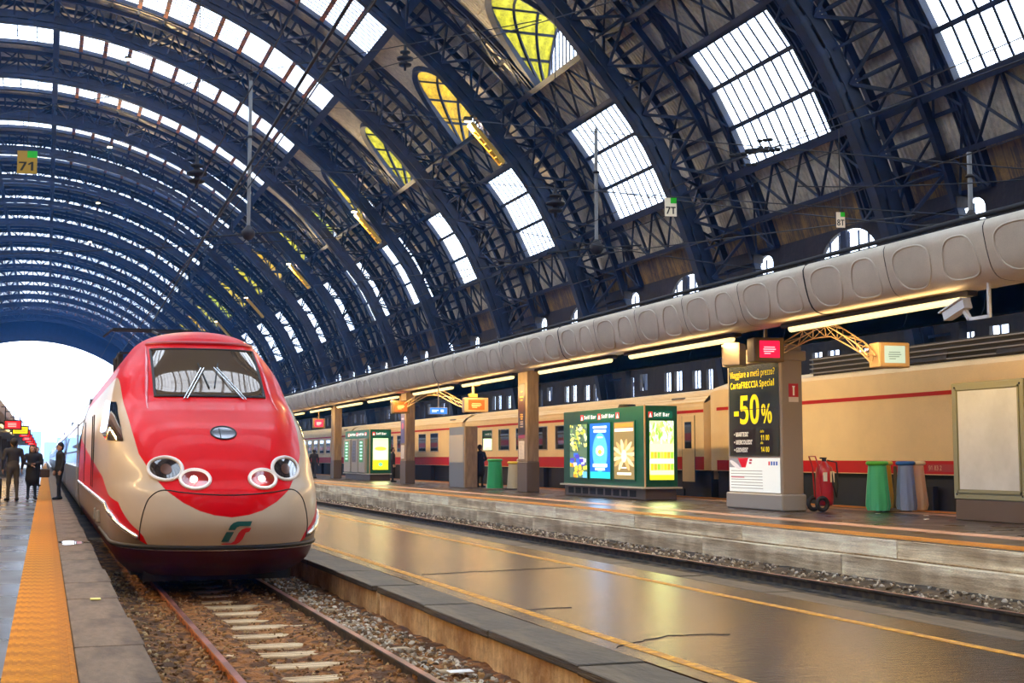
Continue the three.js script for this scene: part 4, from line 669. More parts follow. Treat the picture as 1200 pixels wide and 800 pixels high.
// kiosks
M.kioskGreen = std({ map: mottled([6, 96, 72], [4, 82, 62], 3, 121, { speck: 0.03 }), roughness: 0.4 }); M.kioskTrim = plain(0.5, 0.5, 0.42, 0.4);
const cone = (c, x, y, s) => { c.fillStyle = '#e02020'; c.fillRect(x, y, s, s * 1.2); c.fillStyle = '#fff'; c.beginPath(); c.moveTo(x + s * 0.5, y + s * 0.1); c.lineTo(x + s * 0.85, y + s * 1.1); c.lineTo(x + s * 0.15, y + s * 1.1); c.fill(); };
const selfBar2 = print(512, 64, (c, w, h) => { c.fillStyle = '#065a46'; c.fillRect(0, 0, w, h); cone(c, 4, 6, 42); T(c, 'Self Bar', 52, 46, 44, '#fff', 'sans-serif', 'bold'); cone(c, 234, 6, 42); T(c, 'Self Bar', 282, 46, 44, '#fff'); cone(c, 464, 6, 42); }, 0.8);
const selfBar1 = print(256, 64, (c, w, h) => { c.fillStyle = '#065a46'; c.fillRect(0, 0, w, h); cone(c, 6, 6, 42); T(c, 'Self Bar', 62, 46, 44, '#fff'); }, 0.8);
const p1 = (() => { let s = 5; const r = () => (s = (s * 16807) % 2147483647) / 2147483647;
  return [print(160, 360, (c, w, h) => { c.fillStyle = '#48604a'; c.fillRect(0, 0, w, h); for (let i = 0; i < 60; i++) { c.fillStyle = ['#d8c840', '#6a8a50', '#c8d0a0', '#e8e070', '#304838'][i % 5]; c.beginPath(); c.ellipse(r() * w, r() * h * 0.5, 6 + r() * 18, 4 + r() * 10, r() * 3, 0, 7); c.fill(); } for (let i = 0; i < 14; i++) { c.fillStyle = ['#4030a0', '#2860c0', '#e8e8f0'][i % 3]; c.fillRect(r() * w - 20, 180 + r() * 80, 40, 26); } for (let i = 0; i < 20; i++) { c.fillStyle = ['#e8c020', '#e08020', '#c8d040'][i % 3]; c.beginPath(); c.arc(r() * w, 270 + r() * 90, 14, 0, 7); c.fill(); } c.fillStyle = '#60a8e0'; c.fillRect(120, 320, 40, 40); }, 1.5),
    print(160, 360, (c, w, h) => { c.fillStyle = '#0858e0'; c.fillRect(0, 0, w, h); c.fillStyle = '#4aa0ff'; c.beginPath(); c.ellipse(80, 190, 60, 130, 0, 0, 7); c.fill(); c.fillStyle = '#e8f4ff'; c.fillRect(24, 18, 112, 14); c.fillRect(30, 42, 100, 18); c.fillRect(60, 88, 44, 8); c.fillRect(22, 265, 116, 22); c.fillRect(40, 294, 80, 14); c.fillStyle = '#d8ecff'; c.beginPath(); c.arc(80, 180, 34, 0, 7); c.fill(); c.fillStyle = '#f0c040'; c.beginPath(); c.arc(80, 188, 16, 0, 7); c.fill(); c.fillStyle = '#20b8c8'; c.fillRect(0, 318, w, 42); }, 1.6),
    print(160, 360, (c, w, h) => { c.fillStyle = '#7a6a40'; c.fillRect(0, 0, w, h); c.fillStyle = '#e88030'; c.fillRect(8, 8, 144, 24); c.fillStyle = '#f4ead0'; c.fillRect(6, 40, 148, 20); for (let i = 0; i < 14; i++) { c.fillStyle = i % 2 ? '#c89a60' : '#e4c898'; c.save(); c.translate(80, 210); c.rotate((i - 6.5) * 0.42); c.beginPath(); c.ellipse(0, -52, 13, 52, 0, 0, 7); c.fill(); c.restore(); } c.fillStyle = '#f0dcb4'; c.beginPath(); c.ellipse(80, 215, 22, 40, 0, 0, 7); c.fill(); c.fillStyle = '#f8f0dc'; c.fillRect(24, 318, 112, 16); c.fillRect(60, 285, 40, 8); }, 1.3),
    print(160, 360, (c, w, h) => { c.fillStyle = '#c8e890'; c.fillRect(0, 0, w, h); for (let i = 0; i < 90; i++) { c.fillStyle = ['#f4ffe8', '#80b040', '#e0f4c0', '#a0cc60'][i % 4]; c.beginPath(); c.ellipse(r() * w, r() * 140, 3 + r() * 6, 8 + r() * 16, r() - 0.5, 0, 7); c.fill(); } c.fillStyle = '#f4f4a0'; c.fillRect(0, 140, w, 220); for (let y = 190; y < 330; y += 72) for (let i = 0; i < 7; i++) { c.fillStyle = ['#f0c020', '#f09828', '#80d030', '#f4d840'][i % 4]; c.fillRect(6 + i * 22, y, 20, 40); } c.fillStyle = '#d8f4f8'; c.fillRect(0, 236, w, 22); c.fillStyle = '#f0e020'; c.fillRect(0, 330, w, 30); }, 1.7)]; })();
function kiosk(label, x0, x1, zf, zn) {
  const o = thing('vending_kiosk', label, 'kiosk', [x0, PF, (zf + zn) / 2]), W = x1 - x0, hl = (zn - zf) / 2;
  new MB().rbox(0.02, 0, -hl + 0.03, W - 0.02, 0.34, hl - 0.03, 0.03).build('plinth', M.pillarBase, o); new MB().box(-0.1, 0.34, -hl - 0.1, W + 0.1, 0.39, hl + 0.1).build('ledge', M.kioskTrim, o);
  new MB().rbox(0, 0.39, -hl, W, 2.78, hl, 0.02).build('cabinet', M.kioskGreen, o); new MB().box(-0.015, 0.39, hl - 0.03, 0.02, 2.8, hl + 0.015).build('corner_trim', M.tanSteel, o);
  return { o, W, hl };
}
function lightPanel(x, y, z, w, h, ry, col, power) { const l = new THREE.RectAreaLight(col, power, w, h); l.position.set(x, y, z); l.rotation.y = ry; scene.add(l); }
{
  const { o, W, hl } = kiosk('large green snack kiosk with three glowing posters on its long side', 16.6, 17.66, -42.2, -35.7), c = -38.95;
  [[-41.54, -40.07], [-39.79, -38.2], [-37.88, -36.39]].forEach(([a, b], i) => { new MB().box(-0.03, 0.56, a - c - 0.05, 0.01, 2.36, b - c + 0.05).build('poster_frame', M.kioskGreen, o); posterX('lit_sign', p1[i], -0.034, 0.6, 2.33, a - c, b - c, o); });
  posterX('sign_lettering', selfBar2, -0.006, 2.42, 2.66, -1.75, 1.45, o); posterZ('sign_lettering', selfBar1, hl + 0.006, 0.1, 0.9, 2.4, 2.62, o);
  new MB().box(0.1, 0.56, hl - 0.01, 0.97, 2.36, hl + 0.03).build('poster_frame', M.kioskGreen, o); posterZ('lit_sign', p1[3], hl + 0.034, 0.14, 0.92, 0.6, 2.33, o);
  new MB().cyl(0.5, 2.78, 0.9, 0.3, 0.12, 16, 0.25).build('roof_vent', M.black, o);
  for (let i = 0; i < 9; i++) new MB().box(0.012, 0.08, -hl + 0.4 + i * 0.62, 0.03, 0.28, -hl + 0.85 + i * 0.62).build('vent_slot', M.soot, o);
  lightPanel(16.54, 2.0, -39.0, 1.4, 1.7, Math.PI / 2, lin(0.3, 0.6, 1), 1.2); lightPanel(16.54, 2.0, -37.1, 1.4, 1.7, Math.PI / 2, lin(1, 0.75, 0.5), 0.9); lightPanel(17.13, 2.0, -35.62, 0.78, 1.7, Math.PI, lin(0.85, 1, 0.4), 2);
}
{
  const { o, W, hl } = kiosk('smaller green snack kiosk with vending machines and one glowing poster', 16.6, 17.78, -77.2, -70.9), c = -74.05;
  [[-76.9, -75.2], [-74.9, -73.3], [-73.1, -71.5]].forEach(([a, b], i) => {
    const v = new MB().rbox(-0.14, 0.42, a - c, 0.05, 2.3, b - c, 0.03).build('vending_machine', M.greyPaint, o);
    posterX('lit_sign', print(64, 160, (q, w, h) => { q.fillStyle = i === 1 ? '#282424' : '#0a6038'; q.fillRect(0, 0, w, h); for (let y = 10; y < h - 20; y += 24) { q.fillStyle = i === 1 ? ['#d8c8b0', '#303848', '#b89870'][y % 3] : '#b0f8d0'; q.fillRect(14, y, 36, 12); } }, 1), -0.146, 1.0, 2.2, a - c + 0.2, b - c - 0.4, v);
  });
  posterX('sign_lettering', selfBar2, -0.006, 2.42, 2.66, -2.4, 2.4, o); posterZ('sign_lettering', selfBar1, hl + 0.006, 0.12, 1.02, 2.42, 2.66, o);
  posterZ('lit_sign', print(160, 360, (q, w, h) => { q.fillStyle = '#e8f4a8'; q.fillRect(0, 0, w, h); q.fillStyle = '#a8e8a0'; q.fillRect(0, 0, w, 30); q.fillStyle = '#f0c840'; q.beginPath(); q.ellipse(80, 120, 60, 22, 0, 0, 7); q.fill(); q.fillStyle = '#f4fae0'; q.fillRect(20, 150, 120, 80); q.fillStyle = '#f0e020'; q.fillRect(0, 250, w, 110); q.fillStyle = '#60a890'; q.beginPath(); q.arc(80, 300, 22, 0, 7); q.fill(); }, 1.6), hl + 0.02, 0.17, 1.02, 0.6, 2.3, o);
  lightPanel(17.2, 2, -70.8, 0.85, 1.7, Math.PI, lin(0.95, 1, 0.5), 1.6);
}
{ // steel information panel
  const o = thing('information_stand', 'grey metal information stand standing left of the green bin', 'panel', [16.4, PF, -54]);
  new MB().rbox(0, 0, -1.15, 0.55, 2.55, 1.15, 0.03).build('cabinet', M.pillar, o);
  posterX('face_sheet', plain(0.13, 0.16, 0.19, 0.3), -0.006, 0.02, 2.53, -1.12, 1.0, o); posterX('face_sheet', plain(0.42, 0.4, 0.33, 0.25), -0.012, 1.05, 2.2, -1.08, 0.95, o);
}
{ // notice board at right
  const o = thing('notice_board', 'large grey-green framed notice board with a blank pale sheet at right', 'board', [17.4, PF, -21.6]);
  new MB().rbox(0.02, 0, -1.05, 0.34, 0.45, 1.05, 0.02).build('base', M.pillarBase, o); new MB().rbox(0, 0.42, -1.06, 0.3, 2.75, 1.06, 0.02).build('frame', M.greyGreen, o);
  posterX('sheet', std({ map: mottled([186, 194, 200], [176, 184, 190], 1.6, 131, { speck: 0.02, grain: 0.04 }), roughness: 0.35 }), -0.004, 0.62, 2.58, -0.86, 0.88, o);
  for (const [y, z] of [[0.52, -0.96], [0.52, 0.96], [2.66, -0.96], [2.66, 0.96]]) new MB().add(new THREE.SphereGeometry(0.02, 8, 6), new THREE.Matrix4().makeTranslation(-0.005, y, z)).build('screw', M.black, o);
  const z0 = 0.9, m = new MB(); for (const [a, b] of [[-0.93, -0.89], [0.9, 0.94]]) m.box(-0.02, 0.55, a, 0.01, 2.64, b); m.box(-0.02, 0.55, -0.93, 0.01, 0.6, 0.94).box(-0.02, 2.6, -0.93, 0.01, 2.64, 0.94).build('frame_lip', M.greyGreen, o);
}
{ // fire extinguisher on wheels
  const o = thing('fire_extinguisher', 'red wheeled fire extinguisher beside the advertising pillar', 'extinguisher', [17.1, PF, -26.95]), red = phy({ color: lin(0.4, 0.01, 0.012), roughness: 0.35, clearcoat: 0.6 });
  o.scale.setScalar(1.14); new MB().lathe([[0, 0.12], [0.13, 0.12], [0.17, 0.16], [0.18, 0.25], [0.18, 0.78], [0.15, 0.9], [0.07, 0.97], [0.05, 1.02], [0, 1.02]]).build('cylinder', red, o);
  new MB().cyl(0, 1.0, 0, 0.045, 0.1, 10).box(-0.09, 1.07, -0.02, 0.05, 1.1, 0.02).build('valve', M.black, o);
  new MB().tube([[-0.16, 0.3, 0.12], [-0.2, 0.9, 0.12], [-0.28, 1.12, 0.12], [-0.28, 1.12, -0.12], [-0.2, 0.9, -0.12], [-0.16, 0.3, -0.12]], 0.016, 6).build('handle', red, o);
  for (const z of [-0.16, 0.16]) { const g = new THREE.TorusGeometry(0.12, 0.045, 8, 20); g.translate(-0.16, 0.165, z); mesh('wheel', g, M.rubber, o); }
  new MB().tube([[0.04, 1.04, 0.05], [0.2, 1.0, 0.14], [0.22, 0.6, 0.16], [0.16, 0.3, 0.18], [0.08, 0.55, 0.19], [0.07, 0.8, 0.17]], 0.018, 6).build('hose', M.rubber, o);
  posterZ('label_plate', M.white, 0.185, -0.14, -0.05, 0.62, 0.8, o); posterZ('label_plate', plain(0.7, 0.6, 0.4, 0.5), 0.185, 0.02, 0.12, 0.6, 0.82, o);
}
{ // waste bags on a ring stand
  const o = thing('waste_bag_stand', 'ring stand with green, yellow, blue and clear waste bags', 'bin', [18.65, PF, -26.4]);
  new MB().lathe([[0, 0], [0.36, 0], [0.36, 0.04], [0.12, 0.08], [0.05, 0.1], [0.04, 1.05], [0, 1.05]]).build('pole', M.pillarBase, o);
  const bag = (x, z, col, rim, topR, trash) => {
    const b = new MB().grid(28, 10, (u, v) => { const a = u * 2 * Math.PI, y = 1.12 - 1.08 * v, r = lerp(topR, topR * 1.4, v) * (1 + 0.09 * Math.sin(a * 9 + v * 2) * v) * (v > 0.97 ? 0.85 : 1); return [x + r * Math.cos(a), y, z + r * Math.sin(a)]; }).build('bag', phy({ color: lin(...col), roughness: 0.5, transmission: 0.55, thickness: 0 }), o);
    const g = new THREE.TorusGeometry(topR + 0.01, 0.05, 8, 24); g.rotateX(Math.PI / 2).translate(x, 1.12, z); mesh('lid_rim', g, rim, b);
    const t = new MB(); for (let i = 0; i < trash; i++) { const q = new THREE.IcosahedronGeometry(rr(0.05, 0.1), 1); q.scale(1, rr(0.6, 1), 1).translate(x + rr(-0.13, 0.13), rr(0.06, 0.36), z + rr(-0.13, 0.13)); t.add(q); } if (trash) stuff(t.build('rubbish', plain(0.6, 0.5, 0.42, 0.7), b));
  };
  bag(-0.52, 0.05, [0.1, 0.75, 0.4], plain(0.08, 0.45, 0.03, 0.4), 0.2, 9); bag(-0.12, -0.3, [0.95, 0.7, 0.04], plain(0.8, 0.65, 0.05, 0.4), 0.17, 4); bag(0.13, 0.22, [0.36, 0.52, 0.95], plain(0.01, 0.12, 0.5, 0.4), 0.17, 6); bag(0.56, -0.05, [0.95, 0.8, 0.72], plain(0.8, 0.72, 0.55, 0.4), 0.21, 9);
  const p = thing('waste_bag_stand', 'green and yellow topped bag stand left of the dark poster pillar', 'bin', [17.3, PF, -49.8]);
  const bb = (x, z, col, rim, h, r) => { const b = new MB().grid(24, 8, (u, v) => { const a = u * 6.2832, R = lerp(r, r * 1.25, v) * (1 + 0.05 * Math.sin(a * 7) * v); return [x + R * Math.cos(a), h - (h - 0.05) * v, z + R * Math.sin(a)]; }).build('bag', phy({ color: lin(...col), roughness: 0.5, transmission: 0.3, thickness: 0 }), p); const g = new THREE.TorusGeometry(r, 0.05, 8, 20); g.rotateX(Math.PI / 2).translate(x, h, z); mesh('lid_rim', g, rim, b); };
  bb(-0.55, -0.2, [0.02, 0.42, 0.16], plain(0.04, 0.4, 0.1, 0.4), 1.15, 0.26); bb(0.1, 0.3, [0.6, 0.58, 0.45], plain(0.75, 0.55, 0.03, 0.4), 1.05, 0.24); bb(0.65, -0.1, [0.7, 0.55, 0.5], plain(0.7, 0.6, 0.5, 0.4), 1.15, 0.26); new MB().lathe([[0, 0], [0.3, 0], [0.3, 0.04], [0.04, 0.07], [0.04, 1], [0, 1]]).build('pole', M.pillarBase, p);
}
for (const [x, z, n] of [[16.9, -22.9, 'left of the notice board'], [17.6, -25.6, 'under the blue bag'], [18.0, -24.4, 'between bags and notice board'], [16.0, -35.2, 'near the large kiosk']]) tag(new MB().rbox(-0.05, 0, -0.03, 0.05, 0.012, 0.03, 0.005).build('paper_scrap', M.white), 'tiny white scrap on the far platform floor ' + n, 'litter').position.set(x, PF, z);
// lamp tray over the pillars and wiring trunk along the canopy top
tag(new MB().tube([[14.7, 5.85, -10], [14.7, 5.85, -118]], 0.05, 5).build('cable_conduit', M.black), 'black conduit running along the top edge of the pale canopy', 'cable');
// ---------- cream train behind the far platform ----------
const SX = 20.35, SWid = 2.86;
M.cream = phy({ map: mottled([246, 218, 166], [242, 212, 158], 8, 141, { speck: 0.02, per: 3, grain: 0.05 }), roughness: 0.5 });
M.trainRed = phy({ color: lin(0.55, 0.003, 0.005), roughness: 0.5, specularIntensity: 0.25 }); M.roofGrey = plain(0.24, 0.23, 0.21, 0.7);
const secX = [[0, 1.38], [-0.0, 1.42], [0.0, 3.5], [0.05, 3.66], [0.2, 3.82], [0.5, 3.98], [0.95, 4.1], [1.43, 4.14]];
function creamBody(L) { const m = new MB(), S = [...secX, ...secX.slice(0, -1).reverse().map(([x, y]) => [SWid - x, y])]; for (let i = 0; i < S.length - 1; i++) m.quad([S[i][0], S[i][1], 0], [S[i][0], S[i][1], -L].map((v, k) => v), [S[i + 1][0], S[i + 1][1], -L], [S[i + 1][0], S[i + 1][1], 0], [[0, S[i][1]], [L, S[i][1]], [L, S[i + 1][1]], [0, S[i + 1][1]]]); for (const z of [0, -L]) m.quad([0, 1.38, z], [SWid, 1.38, z], [SWid, 3.6, z], [0, 3.6, z]).quad([0.1, 3.6, z], [SWid - 0.1, 3.6, z], [2.0, 4.08, z], [0.85, 4.08, z]); return m; }
const stripe = (y0, y1, L, off = 0.006) => { const m = new MB(); for (const x of [-off, SWid + off]) m.quad([x, y0, 0], [x, y0, -L], [x, y1, -L], [x, y1, 0]); return m.geo(); };
{
  const L = 26.4, body = creamBody(L).geo(), s1 = stripe(1.4, 1.83, L), s2 = stripe(3.28, 3.38, L), under = new MB().box(0.25, 0.25, -L, SWid - 0.25, 1.38, 0).geo();
  const skirt = new MB(); for (const [a, b] of [[-6, -9.5], [-10.5, -14], [-15, -19.5]]) skirt.box(0.03, 0.45, b, 0.4, 1.36, a); const skG = skirt.geo();
  const corr = new MB(); for (let i = 0; i < 7; i++) { const t = i / 6, x = lerp(0.03, 0.6, t), y = interp([0.03, 0.2, 0.6], [3.62, 3.83, 4.03], x); corr.bar([x - 0.006, y, 0], [x - 0.006, y, -L], 0.02, 0.02); } const corrG = corr.geo();
  const winG = new MB().rbox(-0.014, 2.16, -0.74, 0.03, 3.12, 0.74, 0.012).geo(), frG = new MB().tube([[-0.008, 2.14, -0.76], [-0.008, 3.14, -0.76], [-0.008, 3.14, 0.76], [-0.008, 2.14, 0.76]], 0.022, 5, true).geo(), barG = new MB().box(-0.02, 2.78, -0.74, -0.01, 2.82, 0.74).geo();
  const wheel = new THREE.CylinderGeometry(0.46, 0.46, 0.14, 24); wheel.rotateZ(Math.PI / 2); const bog = new MB().box(0.2, 0.35, -1.7, 0.34, 0.75, 1.7).geo();
  const doorG = new MB().rbox(-0.02, 1.0, -0.45, 0.03, 3.2, 0.45, 0.01).geo(), dwG = new MB().rbox(-0.028, 2.1, -0.25, 0, 3.0, 0.25, 0.03).geo(), slit = new MB().box(-0.012, 0.95, -0.015, 0.02, 3.2, 0.015).geo();
  const place = ['beside the large green kiosk', 'behind the information panel and purple pillar', 'behind the smaller green kiosk', 'hidden behind the red train'];
  for (let i = 0; i < 4; i++) {
    const o = thing('cream_coach', 'cream coach with red stripes and dark windows ' + place[i], 'train car', [SX, 0, -39.2 - i * 26.9], 0, 'cream coaches behind the far platform');
    mesh('body', body, M.cream, o); mesh('red_band', s1, M.trainRed, o); mesh('red_line', s2, M.trainRed, o); mesh('underframe', under, M.black, o); mesh('equipment_box', skG, M.soot, o); mesh('roof_ribs', corrG, M.cream, o);
    for (let k = 0; k < 8; k++) { const w = mesh('window', winG, M.darkGlass, o); w.position.z = -5.2 - k * 2.5; mesh('window_frame', frG, M.steel, w); mesh('transom', barG, M.black, w); }
    for (const z of [-1.1, -L + 1.2]) { const d = mesh('door', doorG, M.cream, o); d.position.z = z; mesh('door_window', dwG, M.darkGlass, d); for (const e of [-0.46, 0.46]) { const q = mesh('door_gap', slit, M.soot, d); q.position.z = e; } }
    for (const z of [-3.6, -L + 3.6]) { for (const e of [-1.25, 1.25]) { const q = mesh('wheel', wheel, M.soot, o); q.position.set(0.7, 0.46, z + e); } const q = mesh('bogie_frame', bog, M.black, o); q.position.z = z; }
    new MB().box(0.5, 1.0, 0, SWid - 0.5, 3.7, 0.18).build('gangway', M.black, o);
    new MB().box(0.12, 3.78, -2.6, 0.5, 3.84, -1.7).build('roof_hatch', M.roofGrey, o);
  }
}
{
  const L = 23, o = thing('cream_locomotive', 'cream locomotive with red stripes and black roof grilles at right', 'train', [SX - 0.05, 0, -16]);
  const m = new MB(), S = [[0, 1.38], [0, 3.95], [0.06, 4.05], [0.5, 4.2], [SWid - 0.5, 4.2], [SWid - 0.06, 4.05], [SWid, 3.95], [SWid, 1.38]];
  const tap = z => z < -L + 0.9 ? 0.28 * (1 - Math.sqrt(Math.max(0, 1 - ((-L + 0.9 - z) / 0.9) ** 2))) : 0, zs = [0, -5, -10, -15, -20, -L + 0.9, -L + 0.6, -L + 0.35, -L + 0.15, -L + 0.05, -L];
  for (let j = 0; j < zs.length - 1; j++) for (let i = 0; i < S.length - 1; i++) { const f = (s, z) => [s[0] < 1.4 ? s[0] + tap(z) : s[0] - tap(z), s[1] - (s[1] > 2 ? tap(z) * 0.6 : 0), z]; m.quad(f(S[i], zs[j]), f(S[i], zs[j + 1]), f(S[i + 1], zs[j + 1]), f(S[i + 1], zs[j]), [[zs[j], S[i][1]], [zs[j + 1], S[i][1]], [zs[j + 1], S[i + 1][1]], [zs[j], S[i + 1][1]]]); }
  m.quad([0.3, 1.1, -L], [SWid - 0.3, 1.1, -L], [SWid - 0.3, 3.9, -L], [0.3, 3.9, -L]).quad([0, 1.1, 0], [SWid, 1.1, 0], [SWid, 4, 0], [0, 4, 0]);
  m.build('body', M.cream, o); mesh('red_band', stripe(1.4, 1.72, L - 0.8), M.trainRed, o); mesh('red_line', stripe(3.3, 3.4, L - 0.8), M.trainRed, o);
  new MB().box(0.2, 0.2, -L + 0.5, SWid - 0.2, 1.38, -0.2).build('underframe', M.black, o);
  new MB().box(0.22, 4.1, -16.8, SWid - 0.22, 4.62, -0.5).build('roof_block', M.black, o);
  for (let k = 0; k < 4; k++) new MB().box(0.16, 4.16 + k * 0.13, -16.9, 0.24, 4.19 + k * 0.13, -0.4).build('roof_grille_slat', M.roofGrey, o);
  for (const [a, b] of [[-13.8, -10.8], [-9, -6.4]]) new MB().bar([0.17, 4.16, (a + b) / 2], [0.3, 4.58, (a + b) / 2], b - a, 0.04, [1, 0, 0]).build('roof_vent', M.ironBrown, o);
  posterX('number_plate', print(256, 48, (c, w, h) => { c.fillStyle = '#b01018'; c.fillRect(0, 0, w, h); T(c, '91 83 2', 10, 38, 40, '#e8c8a0', 'sans-serif', 'normal'); }), -0.012, 1.46, 1.64, -11.4, -10.4, o);
  const wheel = new THREE.CylinderGeometry(0.55, 0.55, 0.14, 24); wheel.rotateZ(Math.PI / 2); for (const z of [-3, -6, -16, -19]) { const q = mesh('wheel', wheel, M.soot, o); q.position.set(0.7, 0.55, z); }
  for (const [z, w] of [[-9.3, 2.4], [-12.6, 2.6]]) new MB().box(0.05, 0.5, z - w / 2, 0.3, 1.1, z + w / 2).build('equipment_box', M.soot, o);
  new MB().tube(Array.from({ length: 12 }, (_, i) => [0.08 + tap(-L + 0.7), lerp(1.3, 3.8, i / 11), -L + 0.7]), 0.012, 5).build('corner_seam', M.soot, o);
}
for (const x of [SX + 0.68, SX + 2.18]) rail(x, 5, -150, M.railDark, x < 21.5 ? 'platform side rail under the cream train' : 'far side rail under the cream train');
// ---------- canopy, lamps and signs of the left platform ----------
{
  const o = structure('canopy_left', 'grey canopy with columns along the left platform', 'canopy'), m = new MB(), S = [[-1.75, 4.1], [-1.6, 3.9], [-1.7, 3.62], [-1.95, 3.52], [-5.4, 3.52], [-5.6, 4.2]];
  for (let i = 0; i < S.length; i++) { const a = S[i], b = S[(i + 1) % S.length]; m.quad([a[0], a[1], 12], [a[0], a[1], -200], [b[0], b[1], -200], [b[0], b[1], 12]); }
  for (const z of [12, -200]) m.quad([-1.75, 4.1, z], [-1.75, 3.55, z], [-5.4, 3.55, z], [-5.5, 4.1, z]);
  m.build('canopy_shell', M.canopy, o);
  for (let z = 3; z > -200; z -= 17) new MB().rbox(-3.9, PL, z - 0.4, -3.4, 3.53, z + 0.4, 0.03).build('column', M.pillar, o);
  [6, -3, -12, -21, -30, -39, -52, -62, -72, -82, -94].forEach((z, i) => {
    if (i < 6) tubeLamp(-2.1, 3.42, z, 5.5, `strip lamp under the left canopy outside the frame, ${ordinal(i)} from the camera`, 'strip lamps of the left canopy', 22);
    else tubeLamp(-2.1, 3.42, z, 5.5, `small yellow strip lamp under the left canopy, ${ordinal(i - 6)} along the left edge`, 'strip lamps of the left canopy', 10);
  });
  const yScr = print(128, 64, (c, w, h) => { c.fillStyle = '#e8c818'; c.fillRect(0, 0, w, h); c.fillStyle = '#8a7408'; for (const y of [16, 30, 44]) c.fillRect(14, y, 96, 5); }, 1.2), rScr = print(128, 64, (c, w, h) => { c.fillStyle = '#e81420'; c.fillRect(0, 0, w, h); c.fillStyle = '#ffb0a8'; for (const y of [16, 30, 44]) c.fillRect(24, y, 70, 6); }, 1.3);
  [[-1.22, 3.06, -55, 0.66, 0], [-1.03, 2.96, -60.5, 0.68, 1], [-0.98, 2.95, -69, 0.55, 0], [-0.97, 2.88, -78, 0.55, 0], [-0.96, 2.86, -88, 0.55, 0], [-0.95, 2.84, -100, 0.55, 0], [-0.94, 2.8, -114, 0.55, 0]].forEach(([x, y, z, w, k], i) => {
    const s = thing('departure_sign', k ? 'yellow lit platform sign hanging just below the nearest red one' : i ? `red lit platform sign over the left platform, ${ordinal(i - 1)} behind the yellow sign` : 'nearest red lit platform sign at the upper left over the people', 'sign', [x, y, z], 0, 'lit signs over the left platform');
    new MB().rbox(-w / 2, -0.19, -0.1, w / 2, 0.19, 0, 0.015).build('case', M.black, s); posterZ('face', k ? yScr : rScr, 0.006, -w / 2 + 0.05, w / 2 - 0.05, -0.14, 0.14, s);
    new MB().bar([-w / 2 + 0.05, 0.19, -0.05], [-w / 2 + 0.05, 3.75 - y, -0.05], 0.04, 0.04).bar([-w / 2 + 0.05, 3.75 - y, -0.05], [-1.75 - x, 3.75 - y, -0.05], 0.04, 0.04).build('hanger', M.black, s);
  });
}
// ---------- floodlights and yellow maintenance frames on every second rib ----------
for (let k = 1; k <= 11; k += 2) {
  const z = zEnd(k) - RIB;
  const o = thing('maintenance_frame', `yellow ladder frame with floodlight hung under a roof rib, ${ordinal((k - 1) / 2)} from the top`, 'frame', [0, 0, z], 0, 'yellow frames under the ribs');
  const m = new MB(), r = 32.75, yel = M.yellowFrame || (M.yellowFrame = plain(0.62, 0.36, 0.03, 0.5)); for (const s of [-0.3, 0.3]) for (let i = 0; i < 5; i++) m.bar(V(34.3 + i, r, s), V(35.3 + i, r, s), 0.24, 0.07, [0, 0, 1]); for (let i = 0; i <= 6; i++) m.bar(V(34.3 + i * 0.83, r, -0.3), V(34.3 + i * 0.83, r, 0.3), 0.12, 0.1); for (let i = 0; i < 4; i++) m.bar(V(34.5 + i * 1.2, r, -0.28), V(35.5 + i * 1.2, r, 0.28), 0.06, 0.06);
  m.build('ladder_frame', yel, o); new MB().bar(V(35, r, 0), V(35, 33.2, 0), 0.08, 0.08).bar(V(39, r, 0), V(39, 33.2, 0), 0.08, 0.08).build('hanger', M.iron, o);
  for (const [a, key] of [[39.8, 'ladder'], [75.7, 'crown']]) {
    const t = key === 'ladder' ? o : thing('floodlight', `small bright floodlight on a rib near the crown, ${ordinal((k - 1) / 2)} from the top`, 'lamp', [0, 0, z], 0, 'floodlights near the crown');
    const p = V(a, 32.8, 0.1); new MB().bar(V(a, 33.3, 0.1), p, 0.07, 0.07).rbox(p[0] - 0.22, p[1] - 0.1, p[2] - 0.16, p[0] + 0.22, p[1] + 0.14, p[2] + 0.1, 0.03).build('lamp_case', M.black, t);
    new MB().rbox(p[0] - 0.18, p[1] - 0.16, p[2] - 0.1, p[0] + 0.18, p[1] - 0.08, p[2] + 0.16, 0.02).build('lamp_glass', M.flood || (M.flood = std({ color: 0xffffff, emissive: lin(1, 0.75, 0.35), emissiveIntensity: 8 })), t);
    const l = new THREE.PointLight(lin(1, 0.75, 0.4), 60, 0, 2); l.position.set(p[0], p[1] - 0.35, p[2] + z + 0.1); if (k < 6) scene.add(l);
  }
}
